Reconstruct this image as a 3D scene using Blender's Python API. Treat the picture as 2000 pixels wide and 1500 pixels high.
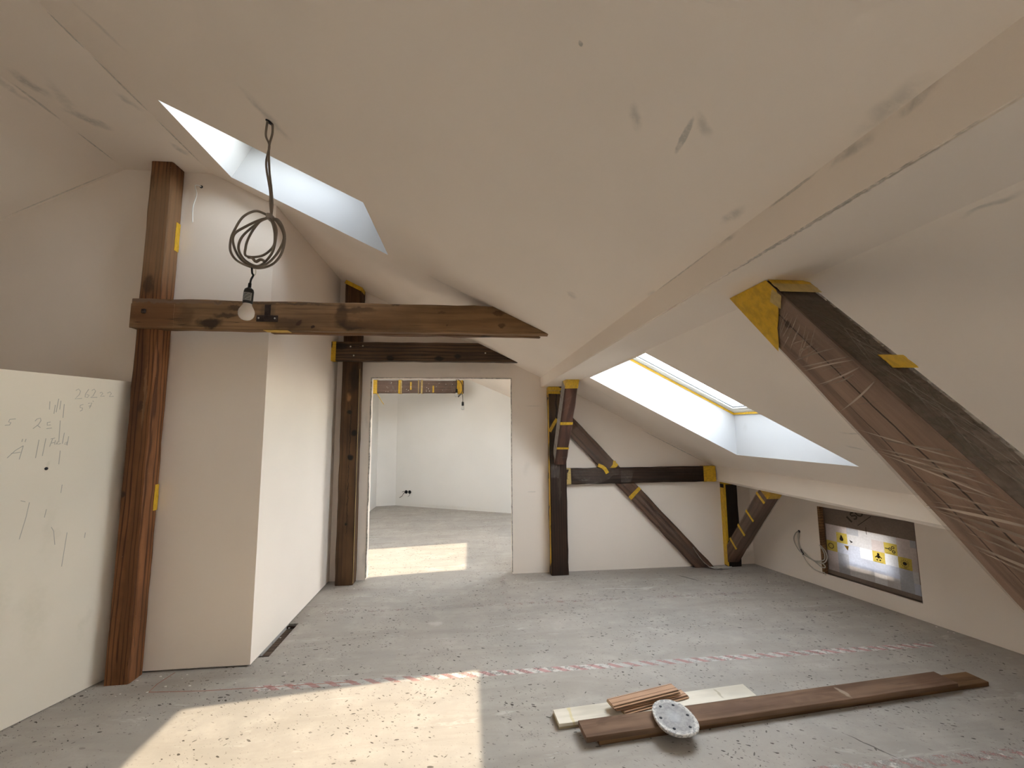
import bpy, bmesh, math, random
from mathutils import Vector, Matrix, noise as mnoise
from math import sin, cos, pi, radians, atan2, sqrt

sc = bpy.context.scene
for o in list(bpy.data.objects):
    bpy.data.objects.remove(o)

# ------------------------------------------------------------------ camera
EYE = Vector((0, 0, 1.55))
def camera_axes(yaw, pitch, roll):
    f = Vector((sin(yaw)*cos(pitch), cos(yaw)*cos(pitch), sin(pitch)))
    r0 = Vector((cos(yaw), -sin(yaw), 0)); d0 = f.cross(r0)
    return cos(roll)*r0 + sin(roll)*d0, -sin(roll)*r0 + cos(roll)*d0, f
r_, d_, f_ = camera_axes(radians(5.672), radians(6.225), radians(0.4346))
cam = bpy.data.cameras.new('camera'); camo = bpy.data.objects.new('camera', cam)
sc.collection.objects.link(camo); sc.camera = camo
camo.matrix_world = Matrix(((r_.x, -d_.x, -f_.x, EYE.x), (r_.y, -d_.y, -f_.y, EYE.y),
                            (r_.z, -d_.z, -f_.z, EYE.z), (0, 0, 0, 1)))
cam.sensor_width = 36; cam.lens = 36*809.28/2000; cam.clip_start = .02

# ------------------------------------------------------------------ world, sun, exposure
SUN = Vector((1.335, 0.40, 1.0)).normalized()
w = bpy.data.worlds.new('World'); sc.world = w; w.use_nodes = True
nt = w.node_tree; nt.nodes.clear()
sky = nt.nodes.new('ShaderNodeTexSky'); sky.sky_type = 'NISHITA'; sky.sun_disc = False
sky.sun_elevation = math.asin(SUN.z); sky.sun_rotation = atan2(SUN.x, SUN.y)
sky.air_density = 1.0; sky.dust_density = 0.5; sky.ozone_density = 1.0
bgn = nt.nodes.new('ShaderNodeBackground'); bgn.inputs['Strength'].default_value = 2.55
wo = nt.nodes.new('ShaderNodeOutputWorld')
hs = nt.nodes.new('ShaderNodeHueSaturation'); hs.inputs['Saturation'].default_value = 0.27
hz = nt.nodes.new('ShaderNodeMix'); hz.data_type = 'RGBA'; hz.blend_type = 'ADD'; hz.inputs[0].default_value = 1.0
hz.inputs[7].default_value = (.105, .112, .125, 1)      # thin even high cloud
nt.links.new(sky.outputs[0], hs.inputs['Color']); nt.links.new(hs.outputs[0], hz.inputs[6]); nt.links.new(hz.outputs[2], bgn.inputs[0])
nt.links.new(bgn.outputs[0], wo.inputs[0])
sl = bpy.data.lights.new('sun', 'SUN'); so = bpy.data.objects.new('sun', sl); sc.collection.objects.link(so)
sl.energy = 6.5; sl.angle = radians(0.55); sl.color = (1.0, 0.82, 0.62)
so.rotation_euler = SUN.to_track_quat('Z', 'Y').to_euler(); so.location = (12, 5, 10)

sc.view_settings.view_transform = 'Standard'; sc.view_settings.look = 'None'
sc.view_settings.gamma = 1.0; sc.view_settings.use_curve_mapping = False
sc.view_settings.exposure = 0.63
sc.cycles.max_bounces = 14; sc.cycles.diffuse_bounces = 6; sc.cycles.adaptive_threshold = .04; sc.cycles.transparent_max_bounces = 16
sc.cycles.caustics_reflective = False; sc.cycles.caustics_refractive = False
sc.cycles.sample_clamp_indirect = 6.0

# ------------------------------------------------------------------ node helpers
class NG:
    def __init__(self, name):
        self.m = bpy.data.materials.new(name); self.m.use_nodes = True
        self.t = self.m.node_tree; self.t.nodes.clear()
        self.out = self.t.nodes.new('ShaderNodeOutputMaterial')
        self.co = self.t.nodes.new('ShaderNodeTexCoord').outputs['Object']
    def n(self, typ, **kw):
        x = self.t.nodes.new(typ)
        for k, v in kw.items(): setattr(x, k, v)
        return x
    def set(self, sock, v):
        if hasattr(v, 'is_output'): self.t.links.new(v, sock)
        else:
            if isinstance(v, (tuple, list)) and len(v) == 3 and sock.type == 'RGBA': v = (*v, 1)
            sock.default_value = v
    def math(self, op, a, b=0.0, c=0.0, clamp=False):
        x = self.n('ShaderNodeMath', operation=op, use_clamp=clamp)
        for i, v in enumerate((a, b, c)): self.set(x.inputs[i], v)
        return x.outputs[0]
    def vmath(self, op, a, b=(0, 0, 0)):
        x = self.n('ShaderNodeVectorMath', operation=op)
        self.set(x.inputs[0], a); self.set(x.inputs[1], b)
        return x.outputs['Value'] if op in ('LENGTH', 'DOT_PRODUCT') else x.outputs['Vector']
    def scale(self, v, s):
        x = self.n('ShaderNodeMapping'); self.set(x.inputs[0], v); x.inputs['Scale'].default_value = s
        return x.outputs[0]
    def mix(self, f, a, b, blend='MIX'):
        x = self.n('ShaderNodeMix', data_type='RGBA', blend_type=blend)
        self.set(x.inputs[0], f); self.set(x.inputs[6], a); self.set(x.inputs[7], b)
        return x.outputs[2]
    def noise(self, v, sc_, detail=4, rough=.55, dist=0.0, color=False):
        x = self.n('ShaderNodeTexNoise'); self.set(x.inputs['Vector'], v)
        x.inputs['Scale'].default_value = sc_; x.inputs['Detail'].default_value = detail
        x.inputs['Roughness'].default_value = rough; x.inputs['Distortion'].default_value = dist
        return x.outputs['Color'] if color else x.outputs[0]
    def ramp(self, v, a, b, lo=0.0, hi=1.0):
        x = self.n('ShaderNodeMapRange', interpolation_type='SMOOTHSTEP')
        self.set(x.inputs['Value'], v)
        x.inputs['From Min'].default_value = a; x.inputs['From Max'].default_value = b
        x.inputs['To Min'].default_value = lo; x.inputs['To Max'].default_value = hi
        return x.outputs[0]
    def wobble(self, amt, sc_, detail=3):
        c = self.noise(self.co, sc_, detail, color=True)
        c = self.vmath('SUBTRACT', c, (.5, .5, .5))
        c = self.vmath('MULTIPLY', c, (amt, amt, amt))
        return self.vmath('ADD', self.co, c)
    def spot(self, p, centre, U, L, W, soft=0.5, N=None, T=.05):
        """soft-edged elliptic mark on a surface: long radius L along U, short radius W"""
        U = Vector(U).normalized(); N = Vector(N or (0, 0, 1)); V = N.cross(U).normalized(); N = U.cross(V)
        x = self.n('ShaderNodeMapping', vector_type='TEXTURE'); self.set(x.inputs[0], p)
        x.inputs['Location'].default_value = centre
        x.inputs['Rotation'].default_value = Matrix((U, V, N)).transposed().to_euler()
        x.inputs['Scale'].default_value = (L, W, max(W, T))
        return self.ramp(self.vmath('LENGTH', x.outputs[0]), 1.0, soft)
    def bump(self, h, strength=.2, dist=.01):
        b = self.n('ShaderNodeBump'); self.set(b.inputs['Height'], h)
        b.inputs['Strength'].default_value = strength; b.inputs['Distance'].default_value = dist
        return b.outputs[0]
    def principled(self, color, rough=.6, normal=None, metal=0.0, spec=.4, **kw):
        p = self.n('ShaderNodeBsdfPrincipled')
        self.set(p.inputs['Base Color'], color); self.set(p.inputs['Roughness'], rough)
        self.set(p.inputs['Metallic'], metal); self.set(p.inputs['Specular IOR Level'], spec)
        for k, v in kw.items(): self.set(p.inputs[k], v)
        if normal is not None: self.set(p.inputs['Normal'], normal)
        return p.outputs[0]
    def done(self, sh):
        self.t.links.new(sh, self.out.inputs[0]); return self.m

def plain(name, col, rough=.6, metal=0.0, bump=0.0, bscale=40, var=.06, spec=.4):
    g = NG(name)
    n1 = g.noise(g.co, bscale*.3, 3)
    c = g.mix(g.ramp(n1, .3, .7), tuple(v*(1-var) for v in col), tuple(min(1, v*(1+var)) for v in col))
    nrm = g.bump(g.noise(g.co, bscale, 4), bump, .004) if bump else None
    return g.done(g.principled(c, rough, nrm, metal, spec))

def plaster(name, col, marks=(), mark_col=(.30, .29, .26), N=(0, 0, 1), wob=.05, var=.025):
    g = NG(name)
    c = g.mix(g.ramp(g.noise(g.co, 1.3, 2), .3, .7), tuple(v*(1-var) for v in col), tuple(v*(1+var*.5) for v in col))
    if marks:
        p = g.wobble(wob, 14, 2); p2 = g.wobble(.006, 60, 1)
        tot = None
        for A, B, W, s in marks:
            A = Vector(A); B = Vector(B); U = B-A
            if U.length < 1e-4: U = Vector((0, 1, 0))
            k = g.spot(p if W > .012 else p2, (A+B)/2, U, U.length/2+W, W, .1 if W > .012 else .6, N, .05 if W > .012 else .012)
            k = g.math('MULTIPLY', k, s*.7)
            tot = k if tot is None else g.math('MAXIMUM', tot, k)
        tot = g.math('MULTIPLY', tot, g.ramp(g.noise(g.co, 38, 3, .7), .25, .62, .35, 1))
        c = g.mix(tot, c, mark_col)
    nrm = g.bump(g.noise(g.co, 220, 1), .06, .002)
    return g.done(g.principled(c, .85, nrm, 0, .2))

def wood(name, dark, light, grain=1.0, spots=(), stain=0.0, stain_col=(.02, .012, .008), specks=0.0, rough=.7,
         ring_c=(0, .05, -.11), cracks=.5, seed=0.0, freq=42.0, ring_mix=.75, ring_amp=.06, wob=.045):
    """old timber; the object's local X runs along the grain"""
    g = NG(name)
    base = g.vmath('ADD', g.co, (seed, 0, 0))
    st = g.scale(base, (1.1, 5, 5))
    nz = g.noise(st, 1.0, 3, .5, color=True)
    nz = g.vmath('MULTIPLY', g.vmath('SUBTRACT', nz, (.5, .5, .5)), (0, ring_amp, ring_amp))
    q = g.vmath('ADD', g.vmath('ADD', g.scale(base, (.02, 1, 1)), nz), tuple(-v for v in ring_c))
    q = g.vmath('MULTIPLY', q, (.15, 1, 1))
    r = g.vmath('LENGTH', q)
    rings = g.math('SINE', g.math('MULTIPLY', r, freq*2*pi*grain))
    rings = g.ramp(rings, .1, 1.0)
    fib = g.noise(g.scale(base, (4, 110, 110)), 1.0, 5, .65)
    fib2 = g.noise(g.scale(base, (1.6, 24, 24)), 1.0, 4, .6)
    f = g.math('ADD', g.math('MULTIPLY', rings, ring_mix*.55), g.math('MULTIPLY', fib, .55))
    f = g.math('ADD', f, g.math('MULTIPLY', g.ramp(fib2, .3, .7), .35))
    c = g.mix(g.ramp(f, .25, 1.15), light, dark)
    big = g.noise(g.scale(base, (1.2, 3, 3)), 1.6, 3)
    c = g.mix(g.ramp(big, .35, .7, 0, .55), c, tuple(v*.55 for v in dark))
    if stain:
        s = g.noise(g.scale(base, (1.0, 2.5, 2.5)), 2.4, 5, .6, .8)
        c = g.mix(g.ramp(s, .58, .66, 0, stain), c, stain_col)
    p = g.wobble(wob, 16, 4)
    for (C, L, W, col, s) in spots:
        k = g.spot(p, C, (1, 0, 0), L, W, .5, (0, 1, 0))
        c = g.mix(g.math('MULTIPLY', k, s), c, col)
    ck = g.noise(g.scale(base, (.7, 26, 26)), 1.0, 2, .5, .4)
    ck = g.math('ABSOLUTE', g.math('SUBTRACT', ck, .5))
    ck = g.ramp(ck, .012, 0.0)
    gate = g.ramp(g.noise(g.scale(base, (.9, 3, 3)), 1.3, 2), .5, .6)
    ck = g.math('MULTIPLY', g.math('MULTIPLY', ck, gate), cracks)
    c = g.mix(ck, c, (.012, .007, .004))
    if specks:
        sp = g.ramp(g.noise(g.co, 130, 3, .6), .70, .75)
        sp = g.math('MULTIPLY', sp, g.ramp(g.noise(g.co, 9, 3), .5, .62))
        c = g.mix(g.math('MULTIPLY', sp, specks), c, (.62, .56, .48))
    h = g.math('SUBTRACT', g.math('ADD', fib, g.math('MULTIPLY', rings, -.25)), g.math('MULTIPLY', ck, 2.0))
    return g.done(g.principled(c, rough, g.bump(h, .35, .004), 0, .3))

def tape_mat(name, col=(.70, .42, .02)):
    g = NG(name)
    n1 = g.noise(g.scale(g.co, (30, 60, 60)), 1, 4)
    c = g.mix(g.ramp(n1, .35, .7), col, tuple(v*.75 for v in col))
    return g.done(g.principled(c, .42, g.bump(n1, .25, .004), 0, .45))

def film_mat(name, dens=.16, tint=(.72, .70, .66), fold=.55):
    """clear builder's film: mostly see-through, whiter where it is folded on itself"""
    g = NG(name)
    at = g.n('ShaderNodeAttribute', attribute_name='fold').outputs['Fac']
    wr = g.noise(g.scale(g.co, (14, 4, 4)), 3.0, 4, .6, .5)
    a = g.math('ADD', g.math('MULTIPLY', at, fold), g.ramp(wr, .3, .75, dens*.8, dens*1.15), clamp=True)
    tr = g.n('ShaderNodeBsdfTransparent').outputs[0]
    tr.node.inputs[0].default_value = (.97, .96, .95, 1)
    pr = g.principled(tint, .5, g.bump(wr, .25, .006), 0, .12)
    m = g.n('ShaderNodeMixShader'); g.set(m.inputs[0], a); g.set(m.inputs[1], tr); g.set(m.inputs[2], pr)
    return g.done(m.outputs[0])

# ------------------------------------------------------------------ mesh helpers
COL = sc.collection
def link(name, bm, mats, parent=None, smooth=False, label=None, cat=None, group=None, kind=None):
    bmesh.ops.recalc_face_normals(bm, faces=bm.faces)
    me = bpy.data.meshes.new(name); bm.to_mesh(me); bm.free()
    for m in (mats if isinstance(mats, (list, tuple)) else [mats]): me.materials.append(m)
    if smooth:
        for p in me.polygons: p.use_smooth = True
    o = bpy.data.objects.new(name, me); COL.objects.link(o)
    return tag(o, parent, label, cat, group, kind)
def tag(o, parent=None, label=None, cat=None, group=None, kind=None):
    if parent: o.parent = parent
    if label: o['label'] = label
    if cat: o['category'] = cat
    if group: o['group'] = group
    if kind: o['kind'] = kind
    return o
def empty(name, loc=(0, 0, 0), mat=None, label=None, cat=None, group=None, kind=None):
    o = bpy.data.objects.new(name, None); COL.objects.link(o); o.empty_display_size = .05
    if mat is not None: o.matrix_world = mat
    else: o.location = loc
    return tag(o, None, label, cat, group, kind)
def frame(origin, X, up=(0, 0, 1)):
    X = Vector(X).normalized(); up = Vector(up)
    Y = up.cross(X).normalized(); Z = X.cross(Y)
    return Matrix(((X.x, Y.x, Z.x, origin[0]), (X.y, Y.y, Z.y, origin[1]), (X.z, Y.z, Z.z, origin[2]), (0, 0, 0, 1)))
def box(bm, x0, x1, y0, y1, z0, z1, mi=0, M=None):
    v = [bm.verts.new(p) for p in [(x, y, z) for z in (z0, z1) for y in (y0, y1) for x in (x0, x1)]]
    if M is not None:
        for q in v: q.co = M @ q.co
    for f in ((0, 2, 3, 1), (4, 5, 7, 6), (0, 1, 5, 4), (2, 6, 7, 3), (0, 4, 6, 2), (1, 3, 7, 5)):
        bm.faces.new([v[i] for i in f]).material_index = mi
    return v
def bevel_box(x0, x1, y0, y1, z0, z1, b=.002, seg=1):
    bm = bmesh.new(); box(bm, x0, x1, y0, y1, z0, z1)
    bmesh.ops.bevel(bm, geom=bm.edges[:], offset=b, segments=seg, affect='EDGES')
    return bm
def prism(bm, prof, y0, y1, mi=0):
    """prof: (x, z) polygon, extruded along y"""
    a = [bm.verts.new((x, y0, z)) for x, z in prof]; b = [bm.verts.new((x, y1, z)) for x, z in prof]
    bm.faces.new(a).material_index = mi; bm.faces.new(b[::-1]).material_index = mi
    for i in range(len(prof)):
        j = (i+1) % len(prof); bm.faces.new((a[i], b[i], b[j], a[j])).material_index = mi
def section(w, h, c):
    a, b = w/2, h/2
    return [(-a+c, -b), (a-c, -b), (a, -b+c), (a, b-c), (a-c, b), (-a+c, b), (-a, b-c), (-a, -b+c)]
def beam_bm(L, w, h, seg=.12, jit=.003, c=.008, seed=1, x0=0.0):
    rnd = random.Random(seed); bm = bmesh.new(); n = max(2, int(L/seg)); rows = []
    for i in range(n+1):
        x = x0 + L*i/n
        rows.append([bm.verts.new((x, y+rnd.uniform(-jit, jit), z+rnd.uniform(-jit, jit))) for y, z in section(w, h, c)])
    for i in range(n):
        for k in range(8):
            bm.faces.new((rows[i][k], rows[i][(k+1) % 8], rows[i+1][(k+1) % 8], rows[i+1][k]))
    bm.faces.new(rows[0][::-1]); bm.faces.new(rows[-1])
    return bm
def cut(bm, M, co, no):
    """cut a local-space mesh by a world plane, removing the side the normal points to"""
    Mi = M.inverted(); lc = Mi @ Vector(co); ln = (M.to_3x3().transposed() @ Vector(no)).normalized()
    r = bmesh.ops.bisect_plane(bm, geom=bm.verts[:]+bm.edges[:]+bm.faces[:], plane_co=lc, plane_no=ln, clear_outer=True)
    bmesh.ops.holes_fill(bm, edges=[e for e in bm.edges if e.is_boundary], sides=0)
def sleeve(parent, name, mat, w, h, x0, x1, off=.0018, seg=6, jit=.0006, c=.006, seed=1, open_sides=(), clip=None):
    """a band wrapped around a beam (tape); open_sides drops section edges"""
    rnd = random.Random(seed); bm = bmesh.new(); rows = []
    for i in range(seg+1):
        x = x0+(x1-x0)*i/seg
        rows.append([bm.verts.new((x+rnd.uniform(-1, 1)*.004*(i in (0, seg)), y+rnd.uniform(-jit, jit), z+rnd.uniform(-jit, jit)))
                     for y, z in section(w+2*off, h+2*off, c)])
    for i in range(seg):
        for k in range(8):
            if k in open_sides: continue
            bm.faces.new((rows[i][k], rows[i][(k+1) % 8], rows[i+1][(k+1) % 8], rows[i+1][k]))
    bmesh.ops.delete(bm, geom=[v for v in bm.verts if not v.link_faces], context='VERTS')
    if clip: cut_open(bm, *clip)
    return link(name, bm, mat, parent)
def cut_open(bm, M, co, no):
    Mi = M.inverted(); lc = Mi @ Vector(co); ln = (M.to_3x3().transposed() @ Vector(no)).normalized()
    bmesh.ops.bisect_plane(bm, geom=bm.verts[:]+bm.edges[:]+bm.faces[:], plane_co=lc, plane_no=ln, clear_outer=True)
def tube(bm, pts, r, seg=8, closed=False, mi=0):
    pts = [Vector(p) for p in pts]; n = len(pts); rings = []
    up = Vector((0.123, 0.31, 0.94)).normalized()
    for i, p in enumerate(pts):
        t = (pts[min(i+1, n-1)]-pts[max(i-1, 0)]).normalized()
        a = up - t*up.dot(t)
        if a.length < 1e-3: a = Vector((1, 0, 0)) - t*t.x
        a.normalize(); up = a; b = t.cross(a)
        rr = r(i/(n-1)) if callable(r) else r
        rings.append([bm.verts.new(p+(a*cos(2*pi*k/seg)+b*sin(2*pi*k/seg))*rr) for k in range(seg)])
    for i in range(n-1):
        for k in range(seg):
            f = bm.faces.new((rings[i][k], rings[i][(k+1) % seg], rings[i+1][(k+1) % seg], rings[i+1][k])); f.material_index = mi; f.smooth = True
    bm.faces.new(rings[0][::-1]); bm.faces.new(rings[-1])
def spline(P, n=10):
    P = [Vector(p) for p in P]; out = []
    for i in range(len(P)-1):
        p0, p1, p2, p3 = P[max(i-1, 0)], P[i], P[i+1], P[min(i+2, len(P)-1)]
        for k in range(n):
            t = k/n
            out.append(.5*((2*p1)+(p2-p0)*t+(2*p0-5*p1+4*p2-p3)*t*t+(3*p1-p0-3*p2+p3)*t**3))
    return out+[P[-1]]
def lathe(bm, prof, seg=24, centre=(0, 0, 0), mi=0, axis=None):
    M = Matrix.Identity(4) if axis is None else axis
    rings = []
    for r, z in prof:
        rings.append([bm.verts.new(M @ (Vector((r*cos(2*pi*k/seg), r*sin(2*pi*k/seg), z)))+Vector(centre)) for k in range(seg)])
    for i in range(len(rings)-1):
        for k in range(seg):
            f = bm.faces.new((rings[i][k], rings[i][(k+1) % seg], rings[i+1][(k+1) % seg], rings[i+1][k])); f.smooth = True; f.material_index = mi
    bm.faces.new(rings[0][::-1]); bm.faces.new(rings[-1])
def ribbon(bm, pts, w, N, lift=0.0):
    """flat strip of width w along a polyline lying in a plane with normal N"""
    N = Vector(N).normalized(); pts = [Vector(p) for p in pts]; L = []
    for i, p in enumerate(pts):
        t = (pts[min(i+1, len(pts)-1)]-pts[max(i-1, 0)]).normalized(); s = N.cross(t)*(w/2)
        L.append((bm.verts.new(p+s+N*lift), bm.verts.new(p-s+N*lift)))
    for a, b in zip(L, L[1:]): bm.faces.new((a[0], a[1], b[1], b[0]))

# ------------------------------------------------------------------ building lines (metres)
Y0, Y1, Y2, YB = -1.9, 3.09, 4.64, 9.6      # back, shaft front, end wall, far end
def z_main(x): return 2.517 - .487*x
def z_low(x): return 2.571 - .52*x
def z_left(x): return 3.45 + .563*(x+2.51)
XR0, XR1 = -2.51, -1.915                    # flat ridge strip
XP = .787                                   # purlin casing face
ZS = 2.02                                   # purlin casing underside
ZE = .936                                   # eave casing underside
KP = Vector((3.42, 3.907, 0)); KU = Vector((.2489, -.9685, 0)); KN = Vector((.9685, .2489, 0))  # knee wall
def kpt(u, v, off=0.0): return KP + KU*u + KN*off + Vector((0, 0, v))
def kx(y): return 3.42 + (3.907-y)*.257

# ------------------------------------------------------------------ materials
WALL = (.875, .775, .68)
m_wall = plaster('wall_plaster', WALL, [
    ((-2.03, 3.09, .012), (-1.46, 3.09, .012), .004, .5)], N=(0, 1, 0))
m_end = plaster('wall_plaster_end', WALL, [
    ((.60, 4.64, 1.81), (.80, 4.64, 1.81), .005, .4), ((.62, 4.64, .86), (.72, 4.64, .86), .006, .5),
    ((-1.12, 4.64, .12), (-1.11, 4.64, .32), .03, .35), ((-1.13, 4.64, 1.55), (-1.13, 4.64, 1.75), .03, .3),
    ((1.9, 4.64, 1.56), (2.75, 4.64, 1.13), .006, .8), ((.6, 4.64, 1.05), (.63, 4.64, 1.2), .05, .18)], N=(0, 1, 0))
m_main = plaster('ceiling_plaster_main', WALL, [
    ((.394, .894, 2.325), (.418, .937, 2.314), .024, .6), ((.513, .845, 2.267), (.528, .96, 2.26), .010, .8),
    ((.516, .835, 2.265), (.563, .868, 2.243), .02, .5), ((.741, 1.106, 2.156), (.744, 1.017, 2.154), .02, .6),
    ((.53, 2.068, 2.259), (.545, 2.129, 2.251), .03, .45), ((-1.632, 1.706, 3.312), (-1.586, 1.878, 3.289), .035, .4),
    ((-.958, 1.719, 2.983), (-.886, 1.948, 2.948), .055, .55), ((.789, 1.715, 2.133), (.788, 1.661, 2.133), .03, .4),
    ((-.375, 2.966, 2.699), (.073, 2.973, 2.482), .03, .25), ((.239, .812, 2.4), (.241, .815, 2.4), .006, .9),
    ((.775, .58, 2.14), (.775, .69, 2.14), .03, .5)], N=(.487, 0, 1))
m_ridge = plaster('ceiling_plaster_ridge', WALL, [
    ((-2.431, 2.249, 3.45), (-2.397, 2.398, 3.45), .05, .75), ((-2.391, 2.512, 3.45), (-2.278, 2.649, 3.45), .055, .75),
    ((-1.99, 2.35, 3.45), (-1.96, 2.466, 3.45), .03, .5), ((-1.981, 2.789, 3.45), (-1.95, 2.86, 3.45), .04, .6),
    ((-1.92, 1.875, 3.45), (-1.92, 2.08, 3.45), .007, .9), ((-1.92, 2.08, 3.45), (-1.92, 2.509, 3.45), .008, .8),
    ((-1.92, 2.509, 3.45), (-1.92, 3.002, 3.45), .006, .9), ((-2.50, 2.321, 3.45), (-2.5, 2.604, 3.45), .012, .6),
    ((-2.50, 2.69, 3.45), (-2.505, 2.997, 3.45), .007, .9), ((-2.276, 2.267, 3.45), (-2.388, 2.573, 3.45), .05, .3)], wob=.08)
m_left = plaster('ceiling_plaster_left', WALL, [
    ((-3.3, 3.07, 3.0), (-2.52, 3.07, 3.44), .008, .6), ((-2.53, 2.2, 3.44), (-2.53, 2.5, 3.44), .02, .4)], N=(-.563, 0, 1))
m_low = plaster('ceiling_plaster_lower', WALL, [
    ((1.066, 1.169, 2.016), (1.066, 1.077, 2.016), .006, .8), ((1.066, .977, 2.016), (1.066, .836, 2.016), .006, .6),
    ((1.08, .775, 2.011), (1.08, .664, 2.01), .014, .6), ((2.026, 2.115, 1.517), (2.05, 1.99, 1.505), .015, .6),
    ((2.173, 2.242, 1.441), (2.224, 2.167, 1.415), .02, .6), ((1.2, 3.95, 1.95), (1.5, 4.0, 1.8), .02, .25)], N=(.52, 0, 1))
m_casing = plaster('casing_plaster', WALL, [
    ((.787, 1.2, 2.13), (.787, 1.097, 2.13), .014, .6), ((.787, .781, 2.12), (.787, .686, 2.12), .016, .7),
    ((.787, .629, 2.12), (.787, .577, 2.125), .02, .7), ((.787, .974, 2.13), (.787, .809, 2.13), .006, .7),
    ((.787, 1.657, 2.132), (.787, 1.205, 2.132), .005, .6), ((.787, 1.30, 2.022), (.787, .4, 2.022), .0035, .9)], N=(1, 0, 0))
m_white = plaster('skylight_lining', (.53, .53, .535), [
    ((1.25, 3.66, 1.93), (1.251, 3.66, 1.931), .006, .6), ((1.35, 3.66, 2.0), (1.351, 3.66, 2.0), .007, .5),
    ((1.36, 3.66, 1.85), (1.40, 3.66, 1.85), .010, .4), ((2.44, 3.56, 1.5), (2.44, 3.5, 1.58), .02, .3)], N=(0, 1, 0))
m_frame = plain('white_lacquer', (.85, .85, .83), .35, var=.01)
m_seal = plain('black_rubber', (.02, .022, .03), .6)
m_groove = plain('frame_groove', (.42, .39, .33), .6)
m_tape = tape_mat('yellow_masking_tape'); m_tape_pale = tape_mat('pale_masking_tape', (.58, .42, .15))
g = NG('window_glass')
tr = g.n('ShaderNodeBsdfTransparent').outputs[0]; tr.node.inputs[0].default_value = (.93, .95, .94, 1)
gl = g.n('ShaderNodeBsdfGlossy'); gl.inputs['Roughness'].default_value = .02
fr = g.n('ShaderNodeLayerWeight'); fr.inputs[0].default_value = .5
mx = g.n('ShaderNodeMixShader'); g.set(mx.inputs[0], g.math('MULTIPLY_ADD', g.math('POWER', fr.outputs['Facing'], 5.0), .45, .03)); g.set(mx.inputs[1], tr); g.set(mx.inputs[2], gl.outputs[0])
m_glass = g.done(mx.outputs[0])

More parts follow.
